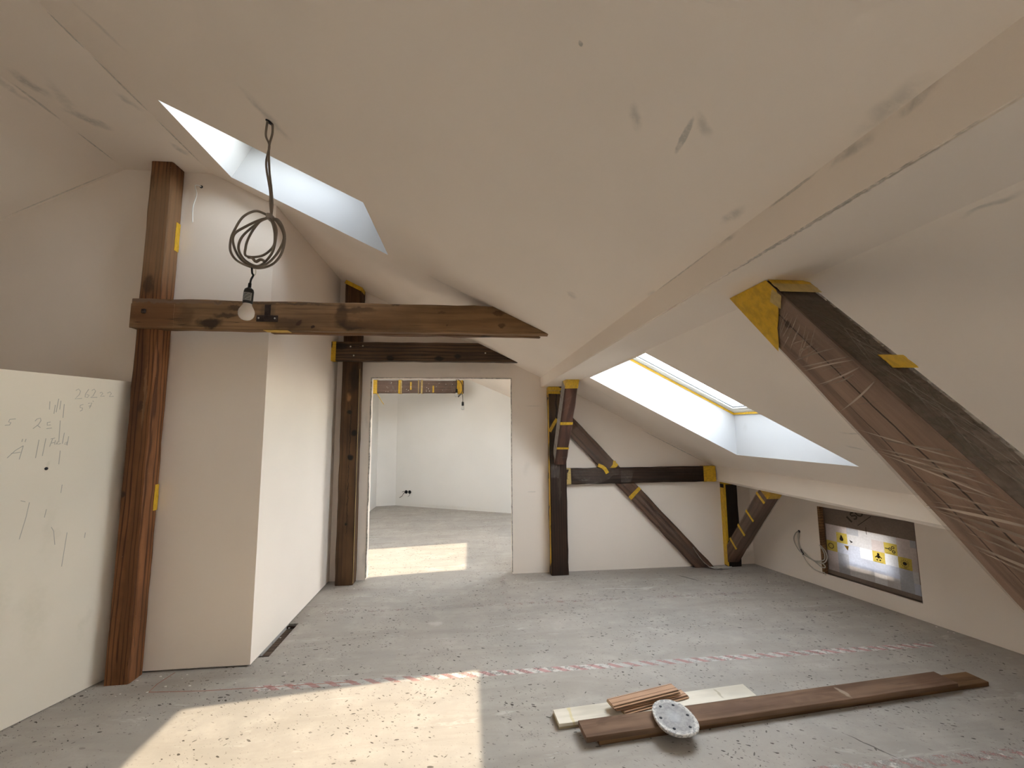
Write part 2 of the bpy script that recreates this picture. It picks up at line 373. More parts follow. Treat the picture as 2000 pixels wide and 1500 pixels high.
def floor_material():
    g = NG('dusty_cement_screed')
    n1 = g.noise(g.co, .9, 5, .6); n2 = g.noise(g.co, 5, 5, .65)
    c = g.mix(g.ramp(n1, .35, .68), (.40, .362, .32), (.355, .33, .30))
    c = g.mix(g.ramp(n2, .42, .72, 0, .5), c, (.49, .45, .40))
    c = g.mix(g.ramp(g.noise(g.co, 60, 3, .7), .5, .75, 0, .35), c, (.36, .32, .27))
    # trodden-in wood chips: short dark flecks, in drifts
    gate = g.ramp(g.noise(g.co, 1.7, 3), .30, .62)
    rot = g.n('ShaderNodeMapping'); g.set(rot.inputs[0], g.co); rot.inputs['Rotation'].default_value = (0, 0, .5)
    def flecks(src, scl, size, keep, stretch, seed):
        p = g.vmath('ADD', g.scale(src, stretch), (seed, seed*.7, 0))
        d = g.noise(p, scl*.55, 2, color=True)
        p = g.vmath('ADD', p, g.vmath('MULTIPLY', g.vmath('SUBTRACT', d, (.5, .5, .5)), (.05, .05, 0)))
        v = g.n('ShaderNodeTexVoronoi', voronoi_dimensions='2D'); g.set(v.inputs['Vector'], p); v.inputs['Scale'].default_value = scl
        sel = g.n('ShaderNodeSeparateColor'); g.set(sel.inputs[0], v.outputs['Color'])
        k = g.math('LESS_THAN', sel.outputs[0], keep)
        sz = g.math('MULTIPLY', g.math('POWER', sel.outputs[1], 2.0), size)
        return g.math('MULTIPLY', g.math('LESS_THAN', v.outputs['Distance'], sz), k)
    rot2 = g.n('ShaderNodeMapping'); g.set(rot2.inputs[0], g.co); rot2.inputs['Rotation'].default_value = (0, 0, -.9)
    gate = g.ramp(g.noise(g.co, 2.3, 4, .65), .36, .62)
    f1 = flecks(g.co, 11, .17, .135, (1, 2.4, 1), 3.1)
    f2 = flecks(rot.outputs[0], 26, .28, .24, (1, 2.4, 1), 7.7)
    f3 = flecks(rot2.outputs[0], 60, .36, .28, (2.0, 1, 1), 1.9)
    f5 = flecks(rot2.outputs[0], 15, .18, .095, (1, 3.0, 1), 5.3)
    f = g.math('MAXIMUM', g.math('MULTIPLY', f1, g.ramp(gate, 0, .6, .35, .85)), g.math('MULTIPLY', f2, g.ramp(gate, 0, .8, .12, 1)))
    f = g.math('MAXIMUM', f, g.math('MULTIPLY', f5, .8))
    f = g.math('MAXIMUM', f, g.math('MULTIPLY', f3, g.math('MULTIPLY', gate, .75)))
    sweep = g.n('ShaderNodeMapping'); g.set(sweep.inputs[0], g.co); sweep.inputs['Rotation'].default_value = (0, 0, .55); sweep.inputs['Scale'].default_value = (.6, 3.2, 1)
    c = g.mix(g.ramp(g.noise(sweep.outputs[0], 1.7, 5, .65, .6), .42, .66, 0, .45), c, (.30, .27, .235))
    c = g.mix(g.math('MULTIPLY', f, .95), c, (.06, .05, .04))
    # darker soft patches along the walls and light filler smears
    sm = g.ramp(g.noise(g.scale(g.co, (1, 4, 1)), 1.6, 5, .7, 1.0), .60, .70, 0, .35)
    c = g.mix(sm, c, (.66, .63, .59))
    wall_dark = None
    pw = g.wobble(.12, 5)
    for A, B, W, s in (((1.2, 4.55, 0), (3.2, 4.5, 0), .32, .55), ((-1.3, 4.45, 0), (-1.1, 4.4, 0), .25, .45),
                       ((-2.2, 2.85, 0), (-1.45, 3.03, 0), .16, .5), ((3.3, 4.3, 0), (3.6, 3.0, 0), .16, .45),
                       ((.55, 4.5, 0), (.95, 4.45, 0), .16, .4), ((-1.43, 4.4, 0), (-1.38, 3.1, 0), .08, .4)):
        A = Vector(A); B = Vector(B)
        k = g.math('MULTIPLY', g.spot(pw, (A+B)/2, B-A, (B-A).length/2+W, W, .1), s)
        wall_dark = k if wall_dark is None else g.math('MAXIMUM', wall_dark, k)
    c = g.mix(wall_dark, c, (.25, .21, .175))
    for cc, L, W, U, s in (((1.95, 2.02, 0), .14, .006, (.5, -.8, 0), .75), ((2.25, 4.30, 0), .16, .010, (.6, -.8, 0), .9)):
        c = g.mix(g.math('MULTIPLY', g.spot(g.wobble(.02, 20), cc, U, L, W, .4), s), c, (.06, .05, .045))
    h = g.math('ADD', g.math('MULTIPLY', g.noise(g.co, 90, 4, .7), .5), g.math('MULTIPLY', f, -.6))
    return g.done(g.principled(c, .82, g.bump(h, .25, .004), 0, .25))
m_floor = floor_material()

# ------------------------------------------------------------------ the shell
def roof_slab(name, xs, xo, ys, zfun, t, holes, mats, label):
    """sloping slab between inner plane z=zfun(x) and the parallel plane t above; holes are index boxes"""
    bm = bmesh.new(); nx, ny = len(xs), len(ys)
    I = [[bm.verts.new((xs[i], ys[j], zfun(xs[i]))) for j in range(ny)] for i in range(nx)]
    O = [[bm.verts.new((xo[i], ys[j], zfun(xo[i])+t)) for j in range(ny)] for i in range(nx)]
    hole = lambda i, j: i < 0 or j < 0 or i >= nx-1 or j >= ny-1 or any(a <= i < b and c <= j < d for a, b, c, d in holes)
    for i in range(nx-1):
        for j in range(ny-1):
            if hole(i, j): continue
            bm.faces.new((I[i][j], I[i][j+1], I[i+1][j+1], I[i+1][j]))
            bm.faces.new((O[i][j], O[i+1][j], O[i+1][j+1], O[i][j+1]))
            for (di, dj, p, q) in ((-1, 0, (i, j), (i, j+1)), (1, 0, (i+1, j+1), (i+1, j)), (0, -1, (i+1, j), (i, j)), (0, 1, (i, j+1), (i+1, j+1))):
                if hole(i+di, j+dj):
                    f = bm.faces.new((I[p[0]][p[1]], I[q[0]][q[1]], O[q[0]][q[1]], O[p[0]][p[1]]))
                    if 0 <= i+di < nx-1 and 0 <= j+dj < ny-1: f.material_index = 1
    return link(name, bm, mats, label=label, cat='ceiling', kind='structure')
TM, TL = .40, .39
ysm = [Y0, -1.1, -.6, 2.25, 2.95, 4.95, 6.6, YB]
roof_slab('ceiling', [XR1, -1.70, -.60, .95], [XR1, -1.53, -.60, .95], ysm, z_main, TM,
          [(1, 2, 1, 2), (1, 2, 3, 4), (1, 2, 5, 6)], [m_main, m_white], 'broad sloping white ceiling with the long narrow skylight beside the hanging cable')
ysl = [Y0, -1.5, -.1, 2.44, 3.66, 5.41, 6.80, YB]
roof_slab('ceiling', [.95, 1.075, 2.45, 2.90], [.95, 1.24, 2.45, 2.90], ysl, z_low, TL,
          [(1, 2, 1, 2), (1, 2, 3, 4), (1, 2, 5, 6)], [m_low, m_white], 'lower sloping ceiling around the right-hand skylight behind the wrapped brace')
bm = bmesh.new(); prism(bm, [(XR0, 3.45), (XR1, 3.45), (XR1, 3.85), (XR0, 3.85)], Y0, YB)
link('ceiling', bm, m_ridge, label='flat smudged ceiling strip along the ridge above the left post', cat='ceiling', kind='structure')
bm = bmesh.new(); prism(bm, [(-5.0, z_left(-5.0)), (XR0, 3.45), (XR0, 3.85), (-5.0, z_left(-5.0)+.4)], Y0, YB)
link('ceiling', bm, m_left, label='sloping ceiling on the far left falling away from the ridge strip', cat='ceiling', kind='structure')
bm = bmesh.new()
prism(bm, [(XP, ZS), (1.07, ZS), (1.07, 2.013), (.95, 2.09), (.95, 2.065), (XP, z_main(XP)+.01)], Y0, YB)
bmesh.ops.bevel(bm, geom=[e for e in bm.edges if all(abs(v.co.x-XP) < 1e-4 and abs(v.co.z-ZS) < 1e-4 for v in e.verts)], offset=.004, segments=2, affect='EDGES')
link('trim_1', bm, m_casing, label='long white boxed purlin casing running from the door wall to the camera', cat='casing', kind='structure')
bm = bmesh.new(); prism(bm, [(2.80, 1.12), (2.80, .96), (2.825, ZE), (2.9, ZE), (2.9, 1.13)], Y0, YB)
link('trim_2', bm, m_low, label='white boxed eave casing above the knee wall at right', cat='casing', kind='structure')

# eave soffit and outer overhang beyond the knee wall
bm = bmesh.new()
pts = [(2.9, Y0), (kx(Y0)+.65, Y0), (kx(7.0)+.65, 7.0), (2.9, 7.0)]
lo = [bm.verts.new((x, y, ZE)) for x, y in pts]; hi = [bm.verts.new((x, y, ZE+.12)) for x, y in pts]
bm.faces.new(lo); bm.faces.new(hi[::-1])
for i in range(4): bm.faces.new((lo[i], lo[(i+1) % 4], hi[(i+1) % 4], hi[i]))
link('roof', bm, m_low, label='flat eave soffit reaching out over the knee wall', cat='roof', kind='structure')
bm = bmesh.new(); prism(bm, [(2.85, ZE+.12), (2.9, ZE+.12), (2.9, 1.5), (2.85, 1.5)], Y0, YB)
link('roof', bm, m_low, label='upright board closing the roof above the eave soffit', cat='roof', kind='structure')

# floor with the slot beside the shaft
SLX0, SLX1, SLY0, SLY1 = -1.462, -1.385, 3.20, 3.70
bm = bmesh.new(); F0, F1 = -5.0, 5.6
for (a, b, c, d) in ((F0, SLX0, Y0, YB), (SLX1, F1, Y0, YB), (SLX0, SLX1, Y0, SLY0), (SLX0, SLX1, SLY1, YB)):
    box(bm, a, b, c, d, -.10, 0)
box(bm, SLX0, SLX1, SLY0, SLY1, -.10, -.05)
link('floor', bm, m_floor, label='grey dusty screed floor littered with dark wood flecks', cat='floor', kind='structure')

# shaft block left of the doorway (front face at Y1)
bm = bmesh.new()
e = .03
prism(bm, [(-5.0, .010), (-1.452, .010), (-1.452, z_main(-1.452)+e), (XR1, 3.45+e), (XR0, 3.45+e), (-5.0, z_left(-5.0)+e)], Y1, Y2+.10)
link('wall_shaft', bm, m_wall, label='white boxed-in wall block behind the tall left post', cat='wall', kind='structure')
bm = bmesh.new(); box(bm, -5.0, -1.475, Y1+.025, Y2+.1, -.02, .02)
link('gap_shade_shaft', bm, m_seal, label='black strip standing for the shade in the gap under the white wall block', cat='gap', kind='structure')  # black box takes the place of shade inside the gap
# end wall with the door opening
DX0, DX1, DZ = -1.09, .452, 2.122
m_edge = plain('raw_plaster_edge', (.42, .38, .33), .9, bump=.8, bscale=120, var=.35)
bm = bmesh.new()
prism(bm, [(-1.46, 0), (DX0, 0), (DX0, DZ), (DX0, z_main(DX0)+e), (-1.46, z_main(-1.46)+e)], Y2, Y2+.10)
prism(bm, [(DX1, 0), (4.2, 0), (4.2, ZE+.01), (2.8, ZE+.01), (2.8, z_low(2.8)+e), (1.06, 2.05), (XP, 2.05), (XP, z_main(XP)+e), (DX1, z_main(DX1)+e)], Y2, Y2+.10)
prism(bm, [(DX0, DZ), (DX1, DZ), (DX1, z_main(DX1)+e), (DX0, z_main(DX0)+e)], Y2, Y2+.10)
link('wall_end', bm, m_end, label='white plaster end wall with the open doorway', cat='wall', kind='structure')
# ragged cut edge of the opening
bm = bmesh.new(); rnd = random.Random(4)
def ragged(bm, P, Q, inward, w=.008, n=40):
    P = Vector(P); Q = Vector(Q); inward = Vector(inward); row = []
    for i in range(n+1):
        c = P.lerp(Q, i/n); s = w*(.35+.65*rnd.random())
        row.append([bm.verts.new(c-inward*.004+Vector((0, -.004, 0))), bm.verts.new(c+inward*s+Vector((0, -.003, 0))), bm.verts.new(c+inward*s+Vector((0, .012, 0))), bm.verts.new(c-inward*.004+Vector((0, .012, 0)))])
    for a, b in zip(row, row[1:]):
        for k in range(4): bm.faces.new((a[k], a[(k+1) % 4], b[(k+1) % 4], b[k]))
ragged(bm, (DX0, Y2, .02), (DX0, Y2, DZ), (1, 0, 0), .012); ragged(bm, (DX1, Y2, .02), (DX1, Y2, DZ), (-1, 0, 0))
ragged(bm, (DX0, Y2, DZ), (DX1, Y2, DZ), (0, 0, -1), .006)
link('trim_3', bm, m_edge, label='ragged raw plaster edge around the doorway', cat='trim', kind='structure')

# far room
m_room = plaster('wall_plaster_far_room', (.83, .81, .775), [((-1.5, 8.97, .03), (.7, 7.87, .03), .05, .3)], mark_col=(.45, .38, .28), N=(0, 1, 0))
bm = bmesh.new(); prism(bm, [(-5.0, 0), (-1.93, 0), (-1.93, z_main(-1.93)+e), (XR1, 3.48), (XR0, 3.48), (-5.0, z_left(-5.0)+e)], Y2+.10, YB)
link('wall_left', bm, m_room, label='white side wall of the room beyond the doorway', cat='wall', kind='structure')
bm = bmesh.new()
A = Vector((-1.555, 9.0, 0)); D = Vector((2.343, -1.166, 0)).normalized()
def wallstrip(bm, A, B, ztopA, ztopB, th):
    A = Vector(A); B = Vector(B); n = Vector((-(B-A).y, (B-A).x, 0)).normalized()*th
    v = [bm.verts.new(p) for p in (A, B, B+Vector((0, 0, ztopB)), A+Vector((0, 0, ztopA)))]
    u = [bm.verts.new(q.co+n) for q in v]
    bm.faces.new(v); bm.faces.new(u[::-1])
    for i in range(4): bm.faces.new((v[i], u[i], u[(i+1) % 4], v[(i+1) % 4]))
B1 = A+D*2.6
B2 = A+D*4.6
wallstrip(bm, A, B1, z_main(A.x)+e, z_main(B1.x)+.02, .1)
wallstrip(bm, B1, B2, z_main(B1.x)+.02, z_low(B2.x)+.03, .1)
wallstrip(bm, B2, B2+D*1.6, z_low(B2.x)+.03, .95, .1)
wallstrip(bm, (-1.95, 8.93, 0), A, z_main(-1.93)+e, z_main(A.x)+e, .1)
link('wall_back', bm, m_room, label='slanting white back wall of the far room with the double socket', cat='wall', kind='structure')

# knee wall with the film-covered opening
bm = bmesh.new()
U0, U1, V0, V1 = .0, .775, .128, .768
Mk = Matrix(((KU.x, KN.x, 0, KP.x), (KU.y, KN.y, 0, KP.y), (0, 0, 1, 0), (0, 0, 0, 1)))
for (a, b, c, d) in ((-6.2, U0, 0, ZE+.02), (U1, 8.3, 0, ZE+.02), (U0, U1, 0, V0), (U0, U1, V1, ZE+.02)):
    box(bm, a, b, 0, .025, c, d, M=Mk)
link('wall_right', bm, plaster('wall_plaster_knee', WALL), label='low white knee wall under the eave at right', cat='wall', kind='structure')
bm = bmesh.new(); box(bm, F0, 5.6, Y0-.1, Y0, 0, 3.9)
link('wall_rear', bm, m_room, label='white wall behind the viewpoint', cat='wall', kind='structure')
bm = bmesh.new(); box(bm, F0-.1, F0, Y0, YB, 0, 3.9)
link('wall_far_left', bm, m_room, label='white outer wall on the far left', cat='wall', kind='structure')
bm = bmesh.new(); box(bm, 3.30, 3.42, 4.52, Y2, 0, .19)
link('trim_4', bm, m_end, label='small white boxed stub in the far right corner on the floor', cat='trim', kind='structure')

# ------------------------------------------------------------------ skylights
def ring(bm, s0, s1, t0, t1, w, n0, n1, M):
    """mitred rectangular ring"""
    o = [(s0, t0), (s1, t0), (s1, t1), (s0, t1)]; i = [(s0+w, t0+w), (s1-w, t0+w), (s1-w, t1-w), (s0+w, t1-w)]
    R = [[bm.verts.new(M @ Vector((*p, n))) for p in q] for q, n in ((o, n0), (i, n0), (i, n1), (o, n1))]
    for k in range(4):
        j = (k+1) % 4
        for r in range(4): bm.faces.new((R[r][k], R[r][j], R[(r+1) % 4][j], R[(r+1) % 4][k]))
def skylight(name, xa, xb, ya, yb, zf, slope, label, tape=False, wf=1.0):
    k = sqrt(1+slope*slope); S = Vector((1/k, 0, -slope/k)); T = Vector((0, 1, 0)); N = Vector((slope/k, 0, 1/k))
    o = Vector((xa, ya, zf(xa)))
    M = Matrix(((S.x, T.x, N.x, o.x), (S.y, T.y, N.y, o.y), (S.z, T.z, N.z, o.z), (0, 0, 0, 1)))
    L = (xb-xa)*k; W = yb-ya
    root = empty(name, tuple(o), label=label, cat='skylight', kind='structure')
    Mi = Matrix.Translation(-o) @ M
    def add(nm, mat, s, w, n0, n1, lab=None):
        bm = bmesh.new(); ring(bm, s, L-s, s, W-s, w, n0, n1, Mi); link(nm, bm, mat, root, label=lab)
    add('outer_frame', m_frame, -.06, .060+.02*wf, -.002, .055)
    add('groove', m_groove, .019*wf, .006, .002, .05)
    add('inner_rebate', m_frame, .019*wf+.005, .030*wf, .0, .05)
    add('sash', m_frame, .046*wf, .095*wf, .004, .055)
    add('glazing_seal', m_seal, .139*wf, .006, .016, .0215, 'black rubber seal')
    bm = bmesh.new(); a = .145*wf
    box(bm, a, L-a, a, W-a, .022, .028, M=Mi); link('pane', bm, m_glass, root)
    if tape:
        bm = bmesh.new(); ring(bm, .0005, L-.0005, .0005, W-.0005, .003, -.022, -.003, Mi)
        link('masking_tape', bm, m_tape, root, label='yellow masking tape')
    return root
skylight('window_1', -1.53, -.60, 2.25, 2.95, lambda x: z_main(x)+TM, .487, 'long skylight in the broad slope beside the hanging cable', wf=1.25)
skylight('window_2', 1.24, 2.45, 2.44, 3.66, lambda x: z_low(x)+TL, .52, 'right-hand skylight edged with yellow masking tape', True, .5)
skylight('window_4', 1.24, 2.45, 5.41, 6.80, lambda x: z_low(x)+TL, .52, 'skylight lighting the floor of the far room')
skylight('added_window_5', -1.53, -.60, 4.95, 6.6, lambda x: z_main(x)+TM, .487, 'unseen high skylight added to brighten the far room', wf=.6)  # added, never seen directly: more daylight for the far room
skylight('added_window_6', -1.53, -.60, -1.1, -.6, lambda x: z_main(x)+TM, .487, 'unseen high skylight added behind the viewpoint for ambient light', wf=.6)  # added out of view to lift the room's ambient light
skylight('added_window_7', 1.24, 2.45, -1.5, -.1, lambda x: z_low(x)+TL, .52, 'unseen low skylight added beside the viewpoint for ambient light')  # added out of view: ambient light and warm floor bounce

# ------------------------------------------------------------------ timbers
DARK = (.030, .016, .009)
m_post1 = wood('old_red_brown_pine', (.070, .023, .008), (.250, .102, .038), spots=[
    ((2.95, 0, 0), .55, .3, (.27, .165, .088), .60), ((.7, .06, .03), .9, .05, (.10, .036, .012), .5), ((1.9, .06, -.03), .5, .06, (.05, .02, .01), .5),
    ((2.55, .06, -.02), .09, .04, (.05, .028, .016), .75), ((1.15, .06, -.055), .03, .02, DARK, .85), ((1.72, .06, .0), .05, .02, DARK, .6), ((1.78, .06, .02), .25, .014, (.30, .19, .11), .35)],
    specks=.6, seed=1.3, ring_c=(0, .052, .0), freq=48, ring_mix=.9, ring_amp=.05)
m_tie1 = wood('weathered_oak_beam', (.100, .052, .024), (.290, .165, .078), spots=[
    ((.14, -.04, 0), .21, .14, (.17, .068, .026), .72), ((.34, -.04, -.02), .075, .08, (.10, .048, .022), .6), ((.50, -.04, -.06), .10, .045, DARK, .92), ((.60, -.04, -.005), .10, .03, DARK, .75), ((.66, -.04, .045), .07, .025, (.05, .026, .013), .8),
    ((.25, -.04, .088), .45, .020, (.19, .125, .09), .65), ((.9, -.04, .09), .5, .012, (.06, .04, .028), .6),
    ((.98, -.04, -.05), .14, .05, (.07, .035, .018), .6), ((.86, -.04, .02), .06, .09, (.10, .062, .035), .6),
    ((1.36, -.04, .015), .055, .11, DARK, .82), ((1.47, -.04, .05), .15, .03, (.055, .028, .014), .8), ((1.44, -.04, -.055), .16, .045, DARK, .8), ((1.58, -.04, -.05), .17, .05, (.12, .055, .022), .6),
    ((2.05, -.04, .045), .030, .014, DARK, .85), ((2.49, -.04, -.035), .030, .026, DARK, .9), ((2.46, -.04, .05), .05, .022, (.04, .018, .008), .9), ((1.74, -.04, .098), .05, .012, DARK, .8),
    ((1.16, -.04, -.075), .022, .015, (.03, .014, .008), .9), ((1.07, -.04, -.05), .03, .018, (.05, .02, .01), .8),
    ((2.1, -.04, -.05), .008, .008, (.01, .005, .003), 1), ((2.0, -.04, 0), 1.0, .10, (.27, .135, .052), .35)],
    seed=4.1, ring_c=(0, -.01, -.02), freq=30, cracks=.85, ring_mix=.35, ring_amp=.08, wob=.07)
m_tie1b = wood('oak_beam_rear', (.08, .035, .013), (.22, .105, .042), seed=6.2, spots=[((1.55, 0, -.1), .06, .04, DARK, .9)])
m_tie2 = wood('dark_oiled_beam', (.020, .010, .005), (.125, .070, .036), spots=[
    ((.62, -.04, -.07), .05, .035, (.008, .005, .003), .95), ((1.13, -.04, -.07), .06, .035, (.008, .005, .003), .95), ((1.32, -.04, -.045), .05, .035, (.006, .004, .003), .95),
    ((.1, -.04, .05), .12, .05, (.006, .004, .003), .8), ((.25, -.04, .055), .30, .008, (.006, .004, .003), .8)], specks=.3, seed=9.0, ring_c=(0, -.030, -.015), freq=34, rough=.5, ring_mix=.85, ring_amp=.075)
m_post2 = wood('knotty_brown_post', (.030, .013, .006), (.112, .056, .024), spots=[
    ((1.90, .06, -.01), .06, .032, (.30, .15, .065), .85), ((1.74, .06, .0), .035, .035, (.006, .004, .003), 1), ((1.52, .06, .055), .045, .04, (.006, .004, .003), 1), ((1.27, .06, .025), .045, .038, (.006, .004, .003), 1),
    ((.6, .06, 0), .02, .012, (.006, .004, .003), 1), ((1.95, .06, 0), .05, .03, DARK, .5), ((1.55, .06, .015), .42, .006, (.008, .005, .003), .9), ((.9, .06, .01), .6, .005, (.008, .005, .003), .8), ((2.1, .06, .04), .2, .06, (.012, .007, .004), .8)], seed=12.4, cracks=1.0, ring_c=(0, .03, .03), freq=30, ring_mix=.5, wob=.035)
m_post3 = wood('nearly_black_post', (.010, .005, .003), (.042, .020, .011), spots=[((1.85, .06, -.02), .28, .10, (.10, .055, .024), .75), ((1.7, .06, -.01), .45, .012, (.012, .006, .003), .9), ((.95, .06, .01), .25, .02, (.07, .05, .035), .5)], seed=15, cracks=.9, rough=.5)
m_black = wood('black_stained_timber', (.006, .0035, .002), (.022, .011, .006), seed=18, rough=.55)
m_rail = wood('dark_stained_rail', (.012, .006, .004), (.045, .022, .012), seed=21, rough=.5)
m_brace = wood('brown_brace_timber', (.045, .022, .014), (.155, .088, .058), seed=24, ring_c=(0, -.045, .0), freq=38, rough=.6, cracks=1.0, ring_mix=.6)
m_bigbrace = wood('reddish_brace_timber', (.12, .068, .048), (.39, .265, .20), seed=29.5, ring_c=(0, -.045, .01), freq=40, rough=.6, cracks=1.0, ring_mix=.5, spots=[((.9, -.06, .012), 1.2, .0022, (.02, .01, .007), .95), ((1.0, -.06, -.03), .35, .0018, (.03, .015, .01), .8), ((.47, -.06, .01), .02, .012, DARK, .9), ((1.2, -.06, -.01), .1, .02, (.10, .055, .035), .5)], wob=.008)
m_strut = wood('red_brown_strut', (.05, .018, .011), (.155, .068, .045), seed=27)
m_film = film_mat('clear_builders_film', .030, (.62, .50, .42), .45); m_film_thick = film_mat('milky_builders_film', .085, (.52, .43, .37), .60); m_film_brace = film_mat('wrapped_brace_film', .10, (.66, .54, .46), .45)
m_film_dark = film_mat('dark_builders_film', .70, (.105, .082, .060), .40)  # denser, darker film for the brace's upper face only
m_iron = plain('rusty_dark_iron', (.045, .030, .024), .55, .5, .5, 120, .3)
m_screw = plain('bright_screw_heads', (.6, .58, .52), .35, .6)
m_flake = plain('white_plaster_splash', (.72, .68, .62), .9)

def timber(name, mat, origin, X, up, L, w, h, label, cat, seg=.12, jit=.003, c=.008, seed=1, cuts=()):
    M = frame(origin, X, up); bm = beam_bm(L, w, h, seg, jit, c, seed)
    for co, no in cuts: cut(bm, M, co, no)
    Mi = None
    o = link(name, bm, mat, label=label, cat=cat); o.matrix_world = M
    return o, M

NM = Vector((.487, 0, 1)).normalized(); CM = (0, 0, z_main(0)-.002)
# left front post: axis up, local Y = world -? , local Z faces the room
p1, M1 = timber('timber_post', m_post1, (-2.174, 3.0255, .0), (0, 0, 1), (1, 0, 0), 3.447, .122, .146,
                'tall reddish brown timber post at left carrying the long horizontal beam', 'post', jit=.0025, c=.010, seed=3)
# p1 local: X up, Z = world x, Y = up x X -> (1,0,0)x(0,0,1) = (0,-1,0)
def tape_patch(parent, name, x0, x1, ypos, z0, z1, mat=m_tape, th=.0012, axis='y', seed=1, n=6, label=None):
    """small flat piece of tape on a beam face (local coordinates), edges slightly uneven"""
    rnd = random.Random(seed); bm = bmesh.new(); rows = []
    for i in range(n+1):
        x = x0+(x1-x0)*i/n; a = z0+rnd.uniform(-1, 1)*.002; b = z1+rnd.uniform(-1, 1)*.002
        P = [(x, ypos, a), (x, ypos, b), (x, ypos+th, b), (x, ypos+th, a)] if axis == 'y' else [(x, a, ypos), (x, b, ypos), (x, b, ypos+th), (x, a, ypos+th)]
        rows.append([bm.verts.new(p) for p in P])
    for a, b in zip(rows, rows[1:]):
        for k in range(4): bm.faces.new((a[k], a[(k+1) % 4], b[(k+1) % 4], b[k]))
    bm.faces.new(rows[0]); bm.faces.new(rows[-1][::-1])
    return link(name, bm, mat, parent, label=label)
tape_patch(p1, 'masking_tape', 2.83, 3.04, .0755, -.055, -.012, axis='z', seed=2)
tape_patch(p1, 'masking_tape', 1.03, 1.20, .0755, -.056, -.020, axis='z', seed=5)

# long front beam (one half of a pair of ties)
t1, Mt1 = timber('tie_beam', m_tie1, (-2.262, 2.975, 2.342), (1, 0, 0), (0, 0, 1), 3.0, .075, .204,
                 'long horizontal brown oak beam with dark stains bolted across the left post', 'beam', jit=.003, c=.006, seed=8,
                 cuts=[(CM, NM)])
bm = bevel_box(-.004, .268, -.0425, -.030, -.1005, .066, .0025); link('lapped_end', bm, m_tie1, t1)
bm = bevel_box(.070, .094, -.054, -.040, -.002, .026, .003); link('wooden_peg', bm, m_iron, t1)
bm = bevel_box(.795, .935, -.0435, -.036, -.045, .000, .002)
pl = link('iron_plate', bm, m_iron, t1)
for sx in (.812, .918):
    bm = bmesh.new(); lathe(bm, [(.001, .0), (.006, .0), (.004, .003), (.001, .003)], 10, axis=Matrix.Translation((sx, -.0475, -.022)) @ Matrix.Rotation(pi/2, 4, 'X'))
    link('screw', bm, m_screw, pl)
bm = bevel_box(.845, .885, -.0415, -.037, .0, .075, .001); link('strap', bm, m_iron, t1)
tape_patch(t1, 'masking_tape', .84, 1.0, -.103, -.035, .035, axis='z', seed=7)
t1b, Mt1b = timber('tie_beam', m_tie1b, (-1.446, 3.135, 2.352), (1, 0, 0), (0, 0, 1), 2.1, .07, .19,
                   'second long beam half hidden close behind the stained oak beam', 'beam', seed=9, cuts=[(CM, NM)])

# beam at the end wall
t2, Mt2 = timber('tie_beam', m_tie2, (-1.468, 4.455, 2.374), (1, 0, 0), (0, 0, 1), 2.2, .07, .205,
                 'dark oiled beam above the doorway with yellow tape on its left end', 'beam', seed=11, cuts=[(CM, NM)])
sleeve(t2, 'masking_tape', m_tape, .07, .205, -.004, .065, seed=3)
for sx, sz in ((.335, .058), (.245, -.045), (.21, .05), (1.62, -.005)):
    bm = bmesh.new(); lathe(bm, [(.001, 0), (.0085, 0), (.006, .003), (.001, .003)], 10, axis=Matrix.Translation((sx, -.0375, sz)) @ Matrix.Rotation(pi/2, 4, 'X'))
    link('screw', bm, m_screw, t2)
# post left of the doorway
p2, M2 = timber('timber_post', m_post2, (-1.270, 4.569, 0), (0, 0, 1), (1, 0, 0), 3.4, .135, .178,
                'brown knotty cracked post standing between the wall block and the doorway', 'post', seed=13, jit=.003, c=.010, cuts=[(CM, NM)])
sleeve(p2, 'masking_tape', m_tape, .135, .178, 3.04, 3.4, open_sides=(0, 1, 2, 6, 7), seed=5, clip=(M2, (0, 0, z_main(0)-.004), NM))
bm = bmesh.new()
ribbon(bm, [(zz, .0710, xx) for zz, xx in ((3.158, -.089), (3.071, .089))], .045, (0, 1, 0))
link('masking_tape', bm, m_tape, p2)
tape_patch(p2, 'masking_tape', .02, 2.2, .0905, .060, .067, axis='z', seed=6, mat=m_tape_pale, n=20)

# post under the purlin at the end wall
p3, M3 = timber('timber_post', m_post3, (.952, 4.597, 0), (0, 0, 1), (1, 0, 0), ZS-.001, .134, .186,
                'nearly black post right of the doorway under the boxed purlin', 'post', seed=15, c=.010)
sleeve(p3, 'masking_tape', m_tape, .134, .186, ZS-.085, ZS-.003, seed=8)
sleeve(p3, 'masking_tape', m_tape_pale, .134, .186, ZS-.052, ZS-.044, off=.003, seed=9)
tape_patch(p3, 'masking_tape', .02, ZS-.08, -.0945, -.01, .060, axis='z', seed=10, n=20)
bm = bmesh.new(); ribbon(bm, [(1.52, .0695, -.09), (1.60, .0695, -.045), (1.66, .0695, -.005)], .035, (0, 1, 0)); link('masking_tape', bm, m_tape, p3)
def sheet(parent, name, mat, fn, nu, nv, fold=None):
    """free film sheet; fn(u, v) in parent space, fold(u, v) 0..1 for doubled film"""
    bm = bmesh.new(); lay = bm.verts.layers.float.new('fold')
    G = [[bm.verts.new(fn(i/nu, j/nv)) for j in range(nv+1)] for i in range(nu+1)]
    if fold:
        for i in range(nu+1):
            for j in range(nv+1): G[i][j][lay] = fold(i/nu, j/nv)
    for i in range(nu):
        for j in range(nv): bm.faces.new((G[i][j], G[i+1][j], G[i+1][j+1], G[i][j+1]))
    return link(name, bm, mat, parent, smooth=True)
def wr(x, y, s): return mnoise.noise(Vector((x*s, y*s, s*.37)))
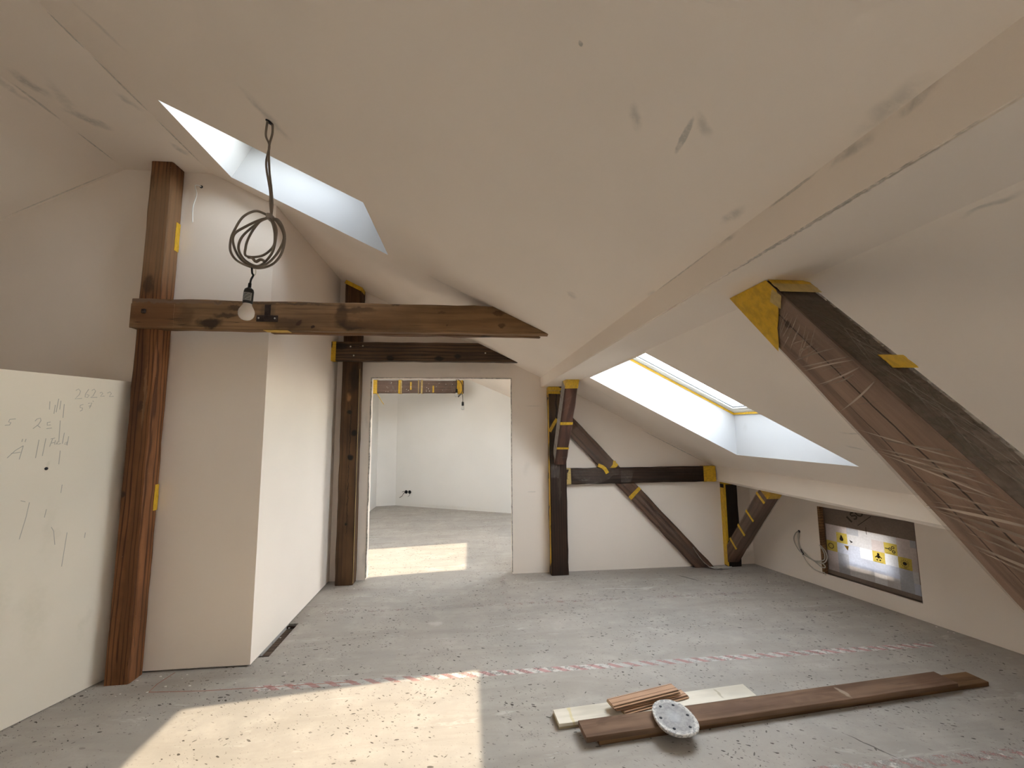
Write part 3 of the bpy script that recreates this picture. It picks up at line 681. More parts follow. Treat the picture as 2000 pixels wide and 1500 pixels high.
def crease(x, y, s, k=.5): return k*max(0, 1-abs(wr(x, y, s))*16)**1.5*(.4+.6*max(0, min(1, .5+2*wr(x*.7+5, y*.7, s))))
sheet(p3, 'protective_film', m_film_thick, lambda u, v: (1.02+.60*u, .073+.006*wr(u*3, v, 4), -.088+.176*v*(.5+.5*u)), 30, 10, lambda u, v: crease(u*2, v*3, 2))

# post by the knee wall
p4, M4 = timber('timber_post', m_black, (2.955, 4.620, 0), (0, 0, 1), (1, 0, 0), ZE-.001, .10, .165,
                'black post in the far right corner under the eave casing', 'post', seed=17, c=.008)
tape_patch(p4, 'masking_tape', .01, ZE-.07, -.0845, -.03, .049, axis='z', seed=12, n=14)
bm = bmesh.new(); ribbon(bm, [(.01, .0515, -.075), (.45, .0515, -.074), (ZE-.03, .0515, -.072)], .022, (0, 1, 0)); link('masking_tape', bm, m_tape, p4)
sleeve(p4, 'masking_tape', m_tape, .10, .165, ZE-.030, ZE-.004, seed=13)

# rail and diagonal brace in the end wall
ra, Mra = timber('wall_rail', m_rail, (1.047, 4.602, 1.027), (1, 0, 0), (0, 0, 1), 1.735, .07, .172,
                 'dark horizontal timber rail on the end wall between the two black posts', 'beam', seed=19)
sleeve(ra, 'masking_tape', m_tape, .07, .172, 1.590, 1.737, seed=14, jit=.002, seg=10)
sleeve(ra, 'masking_tape', m_tape_pale, .07, .172, .002, .05, seed=16, jit=.001)
sheet(ra, 'protective_film', m_film_thick, lambda u, v: (.07+.53*u, -.037-.004*abs(wr(u*4, v*2, 3)), .088-(.172*(.45+.55*sin(pi*min(1, u*1.15))**.7))*v), 44, 14, lambda u, v: crease(u*4, v*2, 1.5))
sheet(ra, 'protective_film', m_film_thick, lambda u, v: (.62+.16*u*(1-.3*v), -.037-.006*abs(wr(u*3, v*3, 3)), .06-.20*v*(1-.35*u)), 16, 16, lambda u, v: crease(u*2, v*3, 1.5))
bx = Vector((1, 0, -1.065)).normalized()
br, Mbr = timber('diagonal_brace', m_brace, (1.02, 4.612, 1.689), bx, (1.065, 0, 1), 2.40, .055, .163,
                 'long diagonal brace on the end wall crossing the dark rail', 'brace', seed=21, cuts=[((0, 0, .002), (0, 0, -1))])
def frp(t): return Mbr.inverted() @ Vector(t)
sheet(br, 'protective_film', m_film_thick, lambda u, v: (.10+.70*u, -.030-.005*abs(wr(u*5, v*2, 3)), -.084+.168*v), 40, 10, lambda u, v: crease(u*1.5, v*4, 1.3))
sheet(br, 'protective_film', m_film, lambda u, v: (1.16+1.14*u, -.031-.006*abs(wr(u*8, v*2, 3))-.02*v*(1-v), -.092+.15*v), 60, 12, lambda u, v: .5*max(0, 1-abs(v-.62-.12*wr(u*2, 0, 3))*12)*(.4+.6*abs(sin(u*9)))+crease(u*2, v*5, 1.2, .35))
for (a, b, s) in ((.78, .83, 1), (1.16, 1.20, 2)):
    sleeve(br, 'masking_tape', m_tape, .055, .163, a, b, off=.004, open_sides=(0, 1, 2, 3, 4), seed=s)
bm = bmesh.new(); ribbon(bm, [(.665, -.034, -.086), (.71, -.050, -.066), (.745, -.052, -.062), (.80, -.052, -.075)], .040, (0, -1, 0)); link('masking_tape', bm, m_tape, br)
bm = bmesh.new(); ribbon(bm, [(.765, -.034, .085), (.80, -.040, .03), (.83, -.038, .0)], .03, (0, -1, 0)); link('masking_tape', bm, m_tape, br)
# loose end of the film on the floor
Mi = Mbr.inverted()
def tailf(u, v):
    x = 2.46+.44*u; z = .012+.22*max(0, 1-u*2.3)**1.5+.012*wr(u*3, v, 3)*(u < .9)
    yy = 4.572-.018*u-.075*v*(.35+.65*min(1, u*1.6))*sqrt(max(0, 1-max(0, (u-.75)/.25)**2))
    return Mi @ Vector((x, yy, max(z, .004)))
sheet(br, 'film_end', plain('grey_floor_fleece', (.36, .34, .31), .9), tailf, 24, 8)

# knee brace of the purlin near the end wall
def knee(name, mat, xm, wx, ytop, ztop, ybot, zbot, th, label, seed, ztrim):
    X = Vector((0, ybot-ytop, zbot-ztop)); L = X.length; X.normalize()
    up = Vector((0, 1, 0)) if False else (Vector((1, 0, 0)).cross(X))
    if up.y < 0: up = -up
    M = frame((xm, ytop, ztop), X, up)
    return X, L, up, M
# short knee brace (its lower, camera-facing edge runs from the casing down to the post)
Xs = Vector((0, .66, -.90)).normalized(); ups = Vector((0, -.90, -.66)).normalized()
Os = Vector((.968, 3.86, ZS)) - ups*.065 - Xs*.20
st, Mst = timber('knee_brace', m_strut, Os, Xs, ups, 1.26, .126, .13,
                 'short wrapped reddish strut from the boxed purlin down to the black post', 'brace', seed=23,
                 cuts=[((0, 0, ZS-.001), (0, 0, 1)), ((0, 4.528, 0), (0, 1, 0))])
sleeve(st, 'masking_tape', m_tape, .126, .13, .10, .30, off=.003, seed=17, clip=(Mst, (0, 0, ZS-.002), (0, 0, 1)))
for a in (.70, 1.02): sleeve(st, 'masking_tape', m_tape, .126, .13, a, a+.03, off=.0035, seed=int(a*10), open_sides=(0, 1, 2, 6, 7))
def wrap(parent, name, mat, w, h, x0, x1, amp=.004, seg=60, per=7, seed=0, ridges=(), clip=None, base=.0025, sides=(0, 1, 2, 3)):
    """film wrapped round a beam, pulled into small folds; ridges: (side, x, slant, width, strength)"""
    bm = bmesh.new(); lay = bm.verts.layers.float.new('fold')
    a, b = w/2, h/2; C = [(-a, -b), (a, -b), (a, b), (-a, b)]; Nn = [(0, -1), (1, 0), (0, 1), (-1, 0)]
    for s in sides:
        RS = [r for r in ridges if r[0] == s]
        P, Q = C[s], C[(s+1) % 4]; n = Nn[s]; G = []
        for i in range(seg+1):
            x = x0+(x1-x0)*i/seg; row = []
            for j in range(per+1):
                v = j/per; y = P[0]+(Q[0]-P[0])*v; z = P[1]+(Q[1]-P[1])*v
                f = 0.0
                for (rs_, rx, sl, rw, rst) in RS:
                    dd = x-(rx+sl*(v-.5))
                    if -rw < dd < rw:
                        dd = abs(dd)/rw
                        if dd < 1: f = max(f, rst*(1-dd)**1.5*(.6+.4*sin(pi*(.15+.7*v))))
                wv = mnoise.noise(Vector((x*22+seed, v*2.5+s*9, seed)))
                d = base+amp*(.5+.5*wv)+f*amp*1.2
                vert = bm.verts.new((x, y+n[0]*d, z+n[1]*d) if 0 < j < per else (x, y+math.copysign(base, y), z+math.copysign(base, z))); vert[lay] = min(1, f); row.append(vert)
            G.append(row)
        for i in range(seg):
            for j in range(per): bm.faces.new((G[i][j], G[i+1][j], G[i+1][j+1], G[i][j+1]))
    bmesh.ops.remove_doubles(bm, verts=bm.verts[:], dist=.00005)
    if clip: cut_open(bm, *clip)
    return link(name, bm, mat, parent, smooth=True)
rs = random.Random(5)
# sections: side 0 = -Z face, 1 = +Y, 2 = +Z, 3 = -Y   (local)
wrap(st, 'protective_film', m_film, .126, .13, .16, 1.22, .003, 70, 6, 2.0,
     [(s, rs.uniform(.2, 1.2), rs.uniform(-.1, .1), .006, rs.uniform(.15, .45)) for s in (1, 2, 3) for k in range(10)], clip=(Mst, (0, 0, ZS-.002), (0, 0, 1)))
wrap(st, 'protective_film', film_mat('white_hazy_film', .38, (.7, .66, .62)), .128, .132, .28, 1.20, .002, 40, 5, 8.0, (), sides=(3,), base=.003)

# strut from the corner post up to the eave casing
Xc = Vector((0, .70, -.81)).normalized(); upc = Vector((0, -.81, -.70)).normalized()
Oc = Vector((2.925, 3.79, ZE)) - upc*.065 - Xc*.2
cs, Mcs = timber('knee_brace', m_brace, Oc, Xc, upc, 1.5, .135, .13,
                 'short taped strut rising from the black corner post to the eave casing', 'brace', seed=25,
                 cuts=[((0, 0, ZE-.001), (0, 0, 1)), ((0, 4.55, 0), (0, 1, 0)), ((0, 0, .003), (0, 0, -1))])
sleeve(cs, 'masking_tape', m_tape, .135, .13, .10, .30, off=.003, seed=18, clip=(Mcs, (0, 0, ZE-.002), (0, 0, 1)))
wrap(cs, 'protective_film', m_film_thick, .135, .13, .20, 1.12, .004, 70, 6, 4.0,
     [(s, rs.uniform(.2, 1.1), rs.uniform(-.2, .2), .010, rs.uniform(.1, .4)) for s in (1, 2, 3) for k in range(8)])
for a in (.34, .62, .85, 1.09):
    sleeve(cs, 'masking_tape', m_tape, .135, .13, a, a+.03, off=.0065, seed=int(a*30), open_sides=(0, 1, 2, 3, 4))

# big wrapped knee brace in the right foreground
Xb = Vector((0, -1, -1.0915)).normalized(); upb = Vector((0, -1.0915, 1)).normalized()
Ob = Vector((1.009, 1.204, ZS)) - upb*.0655 - Xb*.30
kb, Mkb = timber('knee_brace', m_bigbrace, Ob, Xb, upb, 3.2, .126, .131,
                 'big plastic-wrapped diagonal brace in the right foreground with yellow taped top', 'brace', seed=31, c=.004, jit=.002,
                 cuts=[((0, 0, ZS-.001), (0, 0, 1)), ((0, 0, .002), (0, 0, -1))])
# local axes of kb: X down along brace, Z = outward/up, Y = Z x X
rb = random.Random(12); ridges = []
ysg = -1 if (Mkb.to_3x3() @ Vector((0, 1, 0))).x > 0 else 1
LS = 3 if ysg == -1 else 1        # section side that faces -x (towards the room)
SG = -1 if LS == 3 else 1
def fold_at(xr, slant, wd, st): ridges.append((LS, xr-slant/2, SG*slant, wd, st))
for k in range(16): fold_at(rb.uniform(.40, .58), rb.uniform(-.06, .0), .0018, rb.uniform(.2, .5))
for xr, sl, st in ((.66, .10, .45), (.70, .115, .75), (.715, .11, .9), (.74, .075, .9), (.752, .07, .5), (.79, .02, .85), (.62, .09, .4)): fold_at(xr, sl, .0026, st)
for k in range(9): fold_at(rb.uniform(.60, .86), rb.uniform(.05, .13), .0018, rb.uniform(.12, .35))
for xr, sl, st in ((1.005, .16, .55), (1.03, .21, .9), (1.05, .17, .7), (1.068, .15, .6), (1.09, .20, .95), (1.13, .235, 1.0), (1.165, .21, .6)): fold_at(xr, sl, .0034, st)
for k in range(26): fold_at(rb.uniform(1.17, 1.60), rb.uniform(.13, .24), rb.uniform(.0025, .005), rb.uniform(.4, 1.0))
for k in range(12): fold_at(rb.uniform(.95, 1.2), rb.uniform(.1, .24), .002, rb.uniform(.15, .4))
for k in range(46):
    ridges.append((2, rb.uniform(.55, 1.6), rb.choice((-1, 1))*rb.uniform(.25, .7), rb.uniform(.006, .016), rb.uniform(.15, .55)))
wrap(kb, 'protective_film', m_film_brace, .126, .131, .30, 2.9, .0016, 160, 8, 6.0, (), clip=(Mkb, (0, 0, ZS-.002), (0, 0, 1)), sides=(LS, 0, (LS+2) % 4), base=.0015)
wrap(kb, 'protective_film', m_film_dark, .126, .131, .30, 2.9, .0040, 260, 24, 16.0, [r for r in ridges if r[0] == 2], clip=(Mkb, (0, 0, ZS-.002), (0, 0, 1)), sides=(2,))
# the folds pulled into the film: slim doubled strips running across the faces
bm = bmesh.new(); lay = bm.verts.layers.float.new('fold')
for (s, xm_, sl, wd, stg) in ridges:
    v0, v1 = (0.0, 1.0) if stg > .6 else (rb.uniform(0, .35), rb.uniform(.6, 1))
    if s == 2: v0, v1 = rb.uniform(0, .3), rb.uniform(.6, 1); wd *= .35; stg *= .5
    bow = rb.uniform(-.006, .006); row = []
    for i in range(13):
        t = i/12; v = v0+(v1-v0)*t; x = xm_+sl*(v-.5)+bow*sin(pi*t); ww = wd*1.0*(.25+.75*sin(pi*min(1, t*1.15+.02))**.7 if t < .95 else .2)
        f = stg*(.25+.75*sin(pi*t)**.6)
        if s == 2: A_, B_ = (x-ww, -.063+.126*v, .0655+.0078), (x+ww, -.063+.126*v, .0655+.0078)
        else: A_, B_ = (x-ww, -SG*-1*.063*1+(-.0042 if SG < 0 else .0042), SG*(-.0655+.131*v)), (x+ww, -SG*-1*.063+(-.0042 if SG < 0 else .0042), SG*(-.0655+.131*v))
        A_ = bm.verts.new(A_); B_ = bm.verts.new(B_); A_[lay] = f; B_[lay] = f; row.append((A_, B_))
    for a_, b_ in zip(row, row[1:]): bm.faces.new((a_[0], a_[1], b_[1], b_[0]))
cut_open(bm, Mkb, (0, 0, ZS-.002), (0, 0, 1))
link('film_folds', bm, film_mat('doubled_film_fold', .05, (.72, .60, .50), .75), kb, kind='stuff')
# taped head of the big brace
sd = -ysg
yf = ysg*-.063 if False else (-.063 if LS == 3 else .063)
sgn = -1 if LS == 3 else 1
bm = bmesh.new(); rt = random.Random(3)
def strip4(bm, P):
    v = [bm.verts.new(p) for p in P]; bm.faces.new(v)
G = []
for i in range(9):
    z = -.069+.138*i/8; x1 = .385+.118*(1-i/8)**1.15-.02*(i == 8)+rt.uniform(-.004, .004)
    G.append([bm.verts.new((.05+(x1-.05)*k/5, yf+sgn*(.0075+.0012*rt.random()), z)) for k in range(6)])
for i in range(8):
    for k in range(5): bm.faces.new((G[i][k], G[i][k+1], G[i+1][k+1], G[i+1][k]))
cut_open(bm, Mkb, (0, 0, ZS-.0015), (0, 0, 1)); link('masking_tape', bm, m_tape, kb, label='yellow masking tape layered around the brace head')
bm = bmesh.new(); G = []
for i in range(7):
    y = -.069+.138*i/6
    G.append([bm.verts.new((.2+(.345+rt.uniform(-.002, .002)-.2)*k/3, y, .0655+.0085)) for k in range(4)])
for i in range(6):
    for k in range(3): bm.faces.new((G[i][k], G[i][k+1], G[i+1][k+1], G[i+1][k]))
cut_open(bm, Mkb, (0, 0, ZS-.0015), (0, 0, 1)); link('masking_tape', bm, m_tape, kb)
tape_patch(kb, 'masking_tape', .335, .385, .0655+.0078, -.069, .069, axis='z', mat=m_tape_pale, seed=4)
bm = bmesh.new(); strip4(bm, [(.35, yf+sgn*.0092, .062), (.40, yf+sgn*.0092, .066), (.425, yf+sgn*.0092, .035), (.37, yf+sgn*.0092, .028)]); link('masking_tape', bm, m_tape_pale, kb)
tape_patch(kb, 'masking_tape', .705, .755, .0655+.0085, (.0 if sgn < 0 else -.068), (.068 if sgn < 0 else .0), axis='z', seed=14)

STROKES = [[(0.162,1.803),(0.174,1.814),(0.185,1.801),(0.181,1.78),(0.162,1.752),(0.196,1.758)],[(0.225,1.817),(0.211,1.786),(0.21,1.767),(0.223,1.765),(0.23,1.78),(0.216,1.783)],[(0.241,1.81),(0.253,1.82),(0.261,1.808),(0.25,1.777),(0.238,1.766),(0.273,1.77)],[(0.284,1.797),(0.294,1.805),(0.3,1.796),(0.289,1.777),(0.311,1.781)],[(0.324,1.8),(0.338,1.81),(0.347,1.8),(0.337,1.779),(0.361,1.783)],[(0.206,1.721),(0.191,1.715),(0.191,1.701),(0.204,1.699),(0.202,1.685),(0.192,1.68)],[(0.229,1.729),(0.248,1.734),(0.239,1.699)],[(0.233,1.712),(0.247,1.715)],[(0.251,1.746),(0.256,1.742)],[(-0.085,1.626),(-0.108,1.623),(-0.111,1.609),(-0.102,1.606),(-0.106,1.593),(-0.124,1.591)],[(-0.006,1.615),(0.001,1.627),(0.015,1.633),(0.019,1.619),(0.01,1.596),(-0.011,1.573)],[(0.004,1.594),(0.02,1.579)],[(0.061,1.612),(0.047,1.608),(0.048,1.592),(0.063,1.595)],[(0.046,1.573),(0.07,1.577)],[(-0.1,1.417),(-0.072,1.455),(-0.042,1.48)],[(-0.042,1.48),(-0.052,1.406)],[(-0.087,1.44),(-0.05,1.445)],[(-0.048,1.517),(-0.05,1.501)],[(-0.034,1.517),(-0.037,1.5)],[(0.07,1.514),(0.089,1.519)],[(0.079,1.515),(0.069,1.47)],[(0.075,1.49),(0.09,1.494)],[(0.092,1.506),(0.09,1.482),(0.098,1.484),(0.101,1.501),(0.102,1.482)],[(0.106,1.482),(0.118,1.487)],[(0.129,1.549),(0.125,1.485)],[(0.137,1.488),(0.146,1.496),(0.144,1.479),(0.134,1.484)],[(0.151,1.528),(0.148,1.474)],[(0.048,1.73),(0.05,1.683)],[(0.074,1.711),(0.072,1.66)],[(0.086,1.748),(0.081,1.668)],[(0.114,1.718),(0.115,1.637)],[(0.097,1.737),(0.096,1.685)],[(0.104,1.621),(0.108,1.493)],[(0.02,1.511),(0.014,1.409)],[(0.049,1.518),(0.042,1.419)],[(0.119,1.445),(0.119,1.366)],[(0.145,1.246),(0.143,1.199)],[(0.116,1.011),(0.129,0.985),(0.141,0.906)],[(0.192,0.963),(0.183,0.772)],[(0.282,0.941),(0.28,0.91)],[(0.086,1.116),(0.081,1.071)],[(0.01,1.167),(0.003,1.087),(-0.014,0.975)],[(-0.027,1.182),(-0.007,1.173)]]
# ------------------------------------------------------------------ plasterboard leaning at left
m_board = plaster('unpainted_gypsum_board', (.74, .66, .55), [
    ((.06, 0, .75), (.1, 0, .3), .10, .25), ((.10, 0, 1.2), (.12, 0, .8), .05, .2), ((-.1, 0, .9), (-.05, 0, .5), .08, .25), ((.35, 0, .5), (.3, 0, .3), .03, .25),
    ((.07, 0, 1.36), (.07, 0, 1.37), .02, .4)], mark_col=(.45, .42, .30), N=(0, 1, 0), wob=.12, var=.05)
Mbd = Matrix(((.3245, -.9459, 0, -2.438), (.9459, .3245, 0, 2.596), (0, 0, 1, 0), (0, 0, 0, 1)))
bm = bevel_box(-1.45, .515, .0, .0125, .004, 1.890, .0015)
bd = link('plasterboard_sheet', bm, m_board, label='large cream plasterboard sheet with pencil scribbles standing left of the tall post', cat='board'); bd.matrix_world = Mbd
bm = bmesh.new()
for s in STROKES: ribbon(bm, [(x, -.0008, z) for x, z in s], .0035, (0, -1, 0))
link('pencil_writing', bm, plain('pencil_graphite', (.40, .37, .32), .8), bd, label='faint grey pencil numbers', kind='stuff')
bm = bmesh.new(); lathe(bm, [(.001, 0), (.0085, 0), (.0085, .0012), (.001, .0012)], 12, axis=Matrix.Translation((.065, -.0014, 1.346)) @ Matrix.Rotation(pi/2, 4, 'X'))
link('screw_hole', bm, plain('hole_dark', (.02, .02, .025), .9), bd)

# ------------------------------------------------------------------ hanging bulb with coiled cable
m_cable = plain('grey_beige_cable', (.215, .175, .135), .55, bump=.1); m_blk = plain('black_plastic', (.012, .012, .013), .4)
m_bulb = NG('opal_bulb'); m_bulb = m_bulb.done(m_bulb.principled((.74, .68, .62), .25, None, 0, .5, **{'Subsurface Weight': .15}))
m_lab = plain('printed_rating_label', (.33, .32, .31), .5)
HY = 1.872
pd = empty('pendant_bulb', (-.929, HY, 2.97), label='bare white bulb hanging from a coiled grey cable below the ceiling', cat='lamp')
def P(x, z, y=0.0): return Vector((x+.929, y, z-2.97))
bm = bmesh.new(); tube(bm, spline([P(-.936, 2.985, -.004), P(-.941, 2.90, -.004), P(-.925, 2.85), P(-.934, 2.76), P(-.910, 2.63), P(-.906, 2.57), P(-.898, 2.51)], 8), .0048); link('cable_drop', bm, m_cable, pd)
bm = bmesh.new(); tube(bm, spline([P(-.921, 2.985, .004), P(-.918, 2.92, .006), P(-.930, 2.85, .008), P(-.922, 2.74, .006), P(-.908, 2.64, .008), P(-.900, 2.57, .006), P(-.903, 2.50, .006)], 8), .0048)
link('cable_drop', bm, m_cable, pd)
for loop in ([(-.903, 2.508), (-.93, 2.522), (-.966, 2.527), (-1.02, 2.503), (-1.058, 2.445), (-1.067, 2.395), (-1.055, 2.335), (-1.02, 2.292), (-.955, 2.270), (-.895, 2.288), (-.850, 2.335), (-.831, 2.405), (-.845, 2.462), (-.872, 2.500), (-.9, 2.508)],
             [(-.903, 2.506), (-.95, 2.500), (-1.005, 2.460), (-1.045, 2.415), (-1.045, 2.365), (-1.02, 2.31), (-.965, 2.278), (-.91, 2.285), (-.862, 2.33), (-.838, 2.40), (-.852, 2.452), (-.88, 2.495), (-.9, 2.506)],
             [(-.903, 2.503), (-.945, 2.493), (-.99, 2.455), (-1.018, 2.405), (-1.022, 2.35), (-1.0, 2.305), (-.955, 2.282), (-.92, 2.30), (-.882, 2.345), (-.868, 2.41), (-.875, 2.46), (-.9, 2.503)],
             [(-.903, 2.50), (-.94, 2.488), (-.975, 2.455), (-.996, 2.405), (-.996, 2.36), (-.988, 2.318), (-.93, 2.325), (-.89, 2.372), (-.882, 2.42), (-.886, 2.47), (-.903, 2.50)]):
    k = len(loop); bm = bmesh.new()
    tube(bm, spline([P(x, z, .012*sin(i*1.3+k)) for i, (x, z) in enumerate(loop)], 7), .0052)
    link('cable_loop', bm, m_cable, pd)
bm = bevel_box(-.012, .012, -.018, .018, -.013, .013, .004)
bmesh.ops.translate(bm, verts=bm.verts[:], vec=P(-.904, 2.508)); link('cable_tie', bm, plain('grey_wrap_tape', (.30, .26, .22), .6), pd)
bm = bmesh.new(); tube(bm, spline([P(-.985, 2.317), P(-.965, 2.312, -.008), P(-.955, 2.300, .004), P(-.93, 2.306, -.006), P(-.915, 2.300)], 6), .0065); link('cable_knot', bm, m_cable, pd)
bm = bmesh.new(); tube(bm, spline([P(-.968, 2.270), P(-.965, 2.245), P(-.960, 2.235), P(-.968, 2.215), P(-.971, 2.195)], 6), .0042); link('lamp_lead', bm, m_blk, pd)
bm = bmesh.new(); tube(bm, spline([P(-.955, 2.272, .004), P(-.952, 2.25, .004), P(-.957, 2.238, .006)], 5), .0025); link('lead_core', bm, m_flake, pd)
tilt = Matrix.Translation(P(-.9715, 2.20)) @ Matrix.Rotation(radians(3), 4, 'Y')
bm = bmesh.new(); lathe(bm, [(.003, 0), (.0065, -.002), (.0068, -.022), (.010, -.024), (.017, -.030), (.0195, -.040), (.0195, -.092), (.019, -.094), (.012, -.096)], 24, axis=tilt)
holder = link('lamp_holder', bm, m_blk, pd)
bm = bmesh.new(); rows = []
for i in range(9):
    a = radians(-155+130*i/8); rows.append([bm.verts.new(tilt @ Vector((.0201*cos(a), .0201*sin(a), z))) for z in (-.048, -.083)])
for a, b in zip(rows, rows[1:]): bm.faces.new((a[0], b[0], b[1], a[1]))
link('rating_label', bm, m_lab, holder)
bm = bmesh.new()
for k in range(7):
    rows = []
    for i in range(9):
        if (i+k) % 4 == 3: rows = []
        a = radians(-145+105*i/8); rows.append([bm.verts.new(tilt @ Vector((.0204*cos(a), .0204*sin(a), -.051-k*.0043-q))) for q in (0, .0017)])
        if len(rows) > 1: bm.faces.new((rows[-2][0], rows[-1][0], rows[-1][1], rows[-2][1]))
link('label_print', bm, m_blk, holder, kind='stuff')
bm = bmesh.new(); lathe(bm, [(.004, -.090), (.0165, -.092), (.0185, -.102), (.0245, -.113), (.030, -.124), (.0318, -.134), (.0305, -.147), (.026, -.157), (.018, -.165), (.009, -.1685), (.001, -.169)], 32, axis=tilt)
link('bulb', bm, m_bulb, pd, smooth=True)
bm = bmesh.new(); lathe(bm, [(.002, 0), (.018, 0), (.017, -.002), (.002, -.002)], 16, axis=Matrix.Translation((-.002, 0, -.002)) @ Matrix.Rotation(radians(26), 4, 'Y'))
link('cable_hole', bm, m_seal, pd)

# stub of cable on the shaft wall
bm = bmesh.new(); tube(bm, spline([(0, 0, 0), (-.018, -.012, .004), (-.03, -.022, -.01), (-.014, -.022, -.075), (-.034, -.02, -.17), (-.030, -.018, -.285)], 8), .0036)
wc = link('cable_stub', bm, plain('white_cable', (.78, .76, .72), .5), label='short white cable end poking out of the wall right of the post top', cat='cable'); wc.location = (-1.983, Y1-.001, 3.343)
bm = bmesh.new(); lathe(bm, [(.001, 0), (.011, 0), (.011, .002), (.001, .002)], 12, axis=Matrix.Translation((0, -.0005, 0)) @ Matrix.Rotation(pi/2, 4, 'X')); link('wall_hole', bm, m_seal, wc)

# ------------------------------------------------------------------ window in the knee wall: boarded opening behind printed membrane
wn = empty('window_3', tuple(kpt(0, 0)), label='unfinished low window opening covered by a printed membrane', cat='window', kind='structure')
wn.matrix_world = Mk
OFF = .07
m_raw = wood('raw_orange_pine', (.10, .05, .022), (.30, .155, .065), seed=33); m_old = wood('grey_old_board', (.05, .033, .022), (.15, .105, .075), seed=36)
for (nm, a, b, c, d, mt, l) in (('side_board', -.03, .0, V0, V1, m_raw, 'orange pine jamb board'), ('side_board', .775, .80, V0, V1, m_old, None), ('sill_board', -.03, .80, V0-.03, V0, m_old, None), ('head_board', -.03, .80, V1, V1+.03, m_old, None)):
    bm = bmesh.new(); box(bm, a, b, .025, OFF+.085, c, d); link(nm, bm, mt, wn, label=l)
bm = bmesh.new(); box(bm, .002, .022, .0, .05, V0, V1); link('jamb_batten', bm, m_raw, wn)
# outer sheathing with the hole the daylight comes through
HU0, HU1, HV0, HV1 = .185, .545, .283, .60
for (a, b, c, d) in ((-.3, HU0, -.2, ZE), (HU1, 1.1, -.2, ZE), (HU0, HU1, -.2, HV0), (HU0, HU1, HV1, ZE)):
    bm = bmesh.new(); box(bm, a, b, OFF+.085, OFF+.10, c, d); link('sheathing_board', bm, m_old, wn)
bm = bmesh.new(); box(bm, -.9, 1.7, OFF+.56, OFF+.60, .694, 1.0); link('sun_mask_board', bm, m_old, wn)  # unseen board added outside, limits direct sun to a low strip
bm = bmesh.new(); box(bm, .378, .404, OFF+.105, OFF+.13, -.2, ZE-.55); link('sun_split_batten', bm, m_old, wn)  # unseen, added to split the sun strip on the membrane
def trans_mat(name, col, t=.14):
    g = NG(name)
    n1 = g.noise(g.co, 60, 4, .7); n0 = g.noise(g.co, 9, 3)
    c = g.mix(g.ramp(n1, .3, .7), tuple(v*.86 for v in col), col)
    c = g.mix(g.ramp(n0, .4, .7, 0, .25), c, tuple(v*.75 for v in col))
    d = g.n('ShaderNodeBsdfDiffuse'); g.set(d.inputs[0], c)
    tl = g.n('ShaderNodeBsdfTranslucent'); g.set(tl.inputs[0], c)
    m = g.n('ShaderNodeMixShader'); m.inputs[0].default_value = t; g.set(m.inputs[1], d.outputs[0]); g.set(m.inputs[2], tl.outputs[0])
    return g.done(m.outputs[0])
MM = [trans_mat('membrane_pale', (.62, .60, .60)), trans_mat('membrane_grey', (.44, .44, .47)), trans_mat('membrane_pink', (.60, .52, .50)),
      trans_mat('membrane_yellow', (.60, .46, .10)), trans_mat('membrane_bluish', (.54, .56, .64)), trans_mat('membrane_unlit', (.24, .185, .15), .03), trans_mat('membrane_white', (.78, .78, .80))]  # brown one: shade of the unlit membrane bands put into the colour
us = [.0, .02, .115, .21, .31, .41, .505, .60, .695, .735, .775]; vs = [V0, .165, .255, .35, .445, .54, .60, V1]
#        rows bottom to top, columns left to right: material index
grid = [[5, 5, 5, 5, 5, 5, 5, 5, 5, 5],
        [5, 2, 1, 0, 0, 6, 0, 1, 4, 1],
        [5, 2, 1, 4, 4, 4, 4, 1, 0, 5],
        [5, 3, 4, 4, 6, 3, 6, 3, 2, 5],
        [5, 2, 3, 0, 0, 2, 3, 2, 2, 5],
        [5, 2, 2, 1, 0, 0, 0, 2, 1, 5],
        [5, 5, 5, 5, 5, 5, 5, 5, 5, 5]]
bm = bmesh.new(); V = {}
sub = 3
def mv(i, j):
    if (i, j) not in V:
        u = us[i//sub] if i % sub == 0 else us[i//sub]+(us[i//sub+1]-us[i//sub])*(i % sub)/sub
        v = vs[j//sub] if j % sub == 0 else vs[j//sub]+(vs[j//sub+1]-vs[j//sub])*(j % sub)/sub
        V[i, j] = bm.verts.new((u, OFF+.004*mnoise.noise(Vector((u*14, v*14, 3))), v))
    return V[i, j]
for i in range((len(us)-1)*sub):
    for j in range((len(vs)-1)*sub):
        f = bm.faces.new((mv(i, j), mv(i+1, j), mv(i+1, j+1), mv(i, j+1))); f.material_index = grid[j//sub][i//sub]; f.smooth = True
link('printed_membrane', bm, MM, wn, label='checked grey and white membrane with yellow printed squares')
m_ink = plain('dark_print_ink', (.05, .04, .025), .8, var=.0); m_orange = plain('orange_print', (.62, .36, .03), .8)
IY = OFF-.0062
def disc2(bm, cx, cz, r, n=20, r2=None):
    if r2 is None: bm.faces.new([bm.verts.new((cx+r*cos(2*pi*k/n), IY, cz+r*sin(2*pi*k/n))) for k in range(n)])
    else:
        a = [bm.verts.new((cx+r*cos(2*pi*k/n), IY, cz+r*sin(2*pi*k/n))) for k in range(n)]; b = [bm.verts.new((cx+r2*cos(2*pi*k/n), IY, cz+r2*sin(2*pi*k/n))) for k in range(n)]
        for k in range(n): bm.faces.new((a[k], a[(k+1) % n], b[(k+1) % n], b[k]))
def poly2(bm, pts): bm.faces.new([bm.verts.new((x, IY, z)) for x, z in pts])
def icon(fn):
    bm = bmesh.new(); fn(bm); link('printed_icon', bm, m_ink, wn)
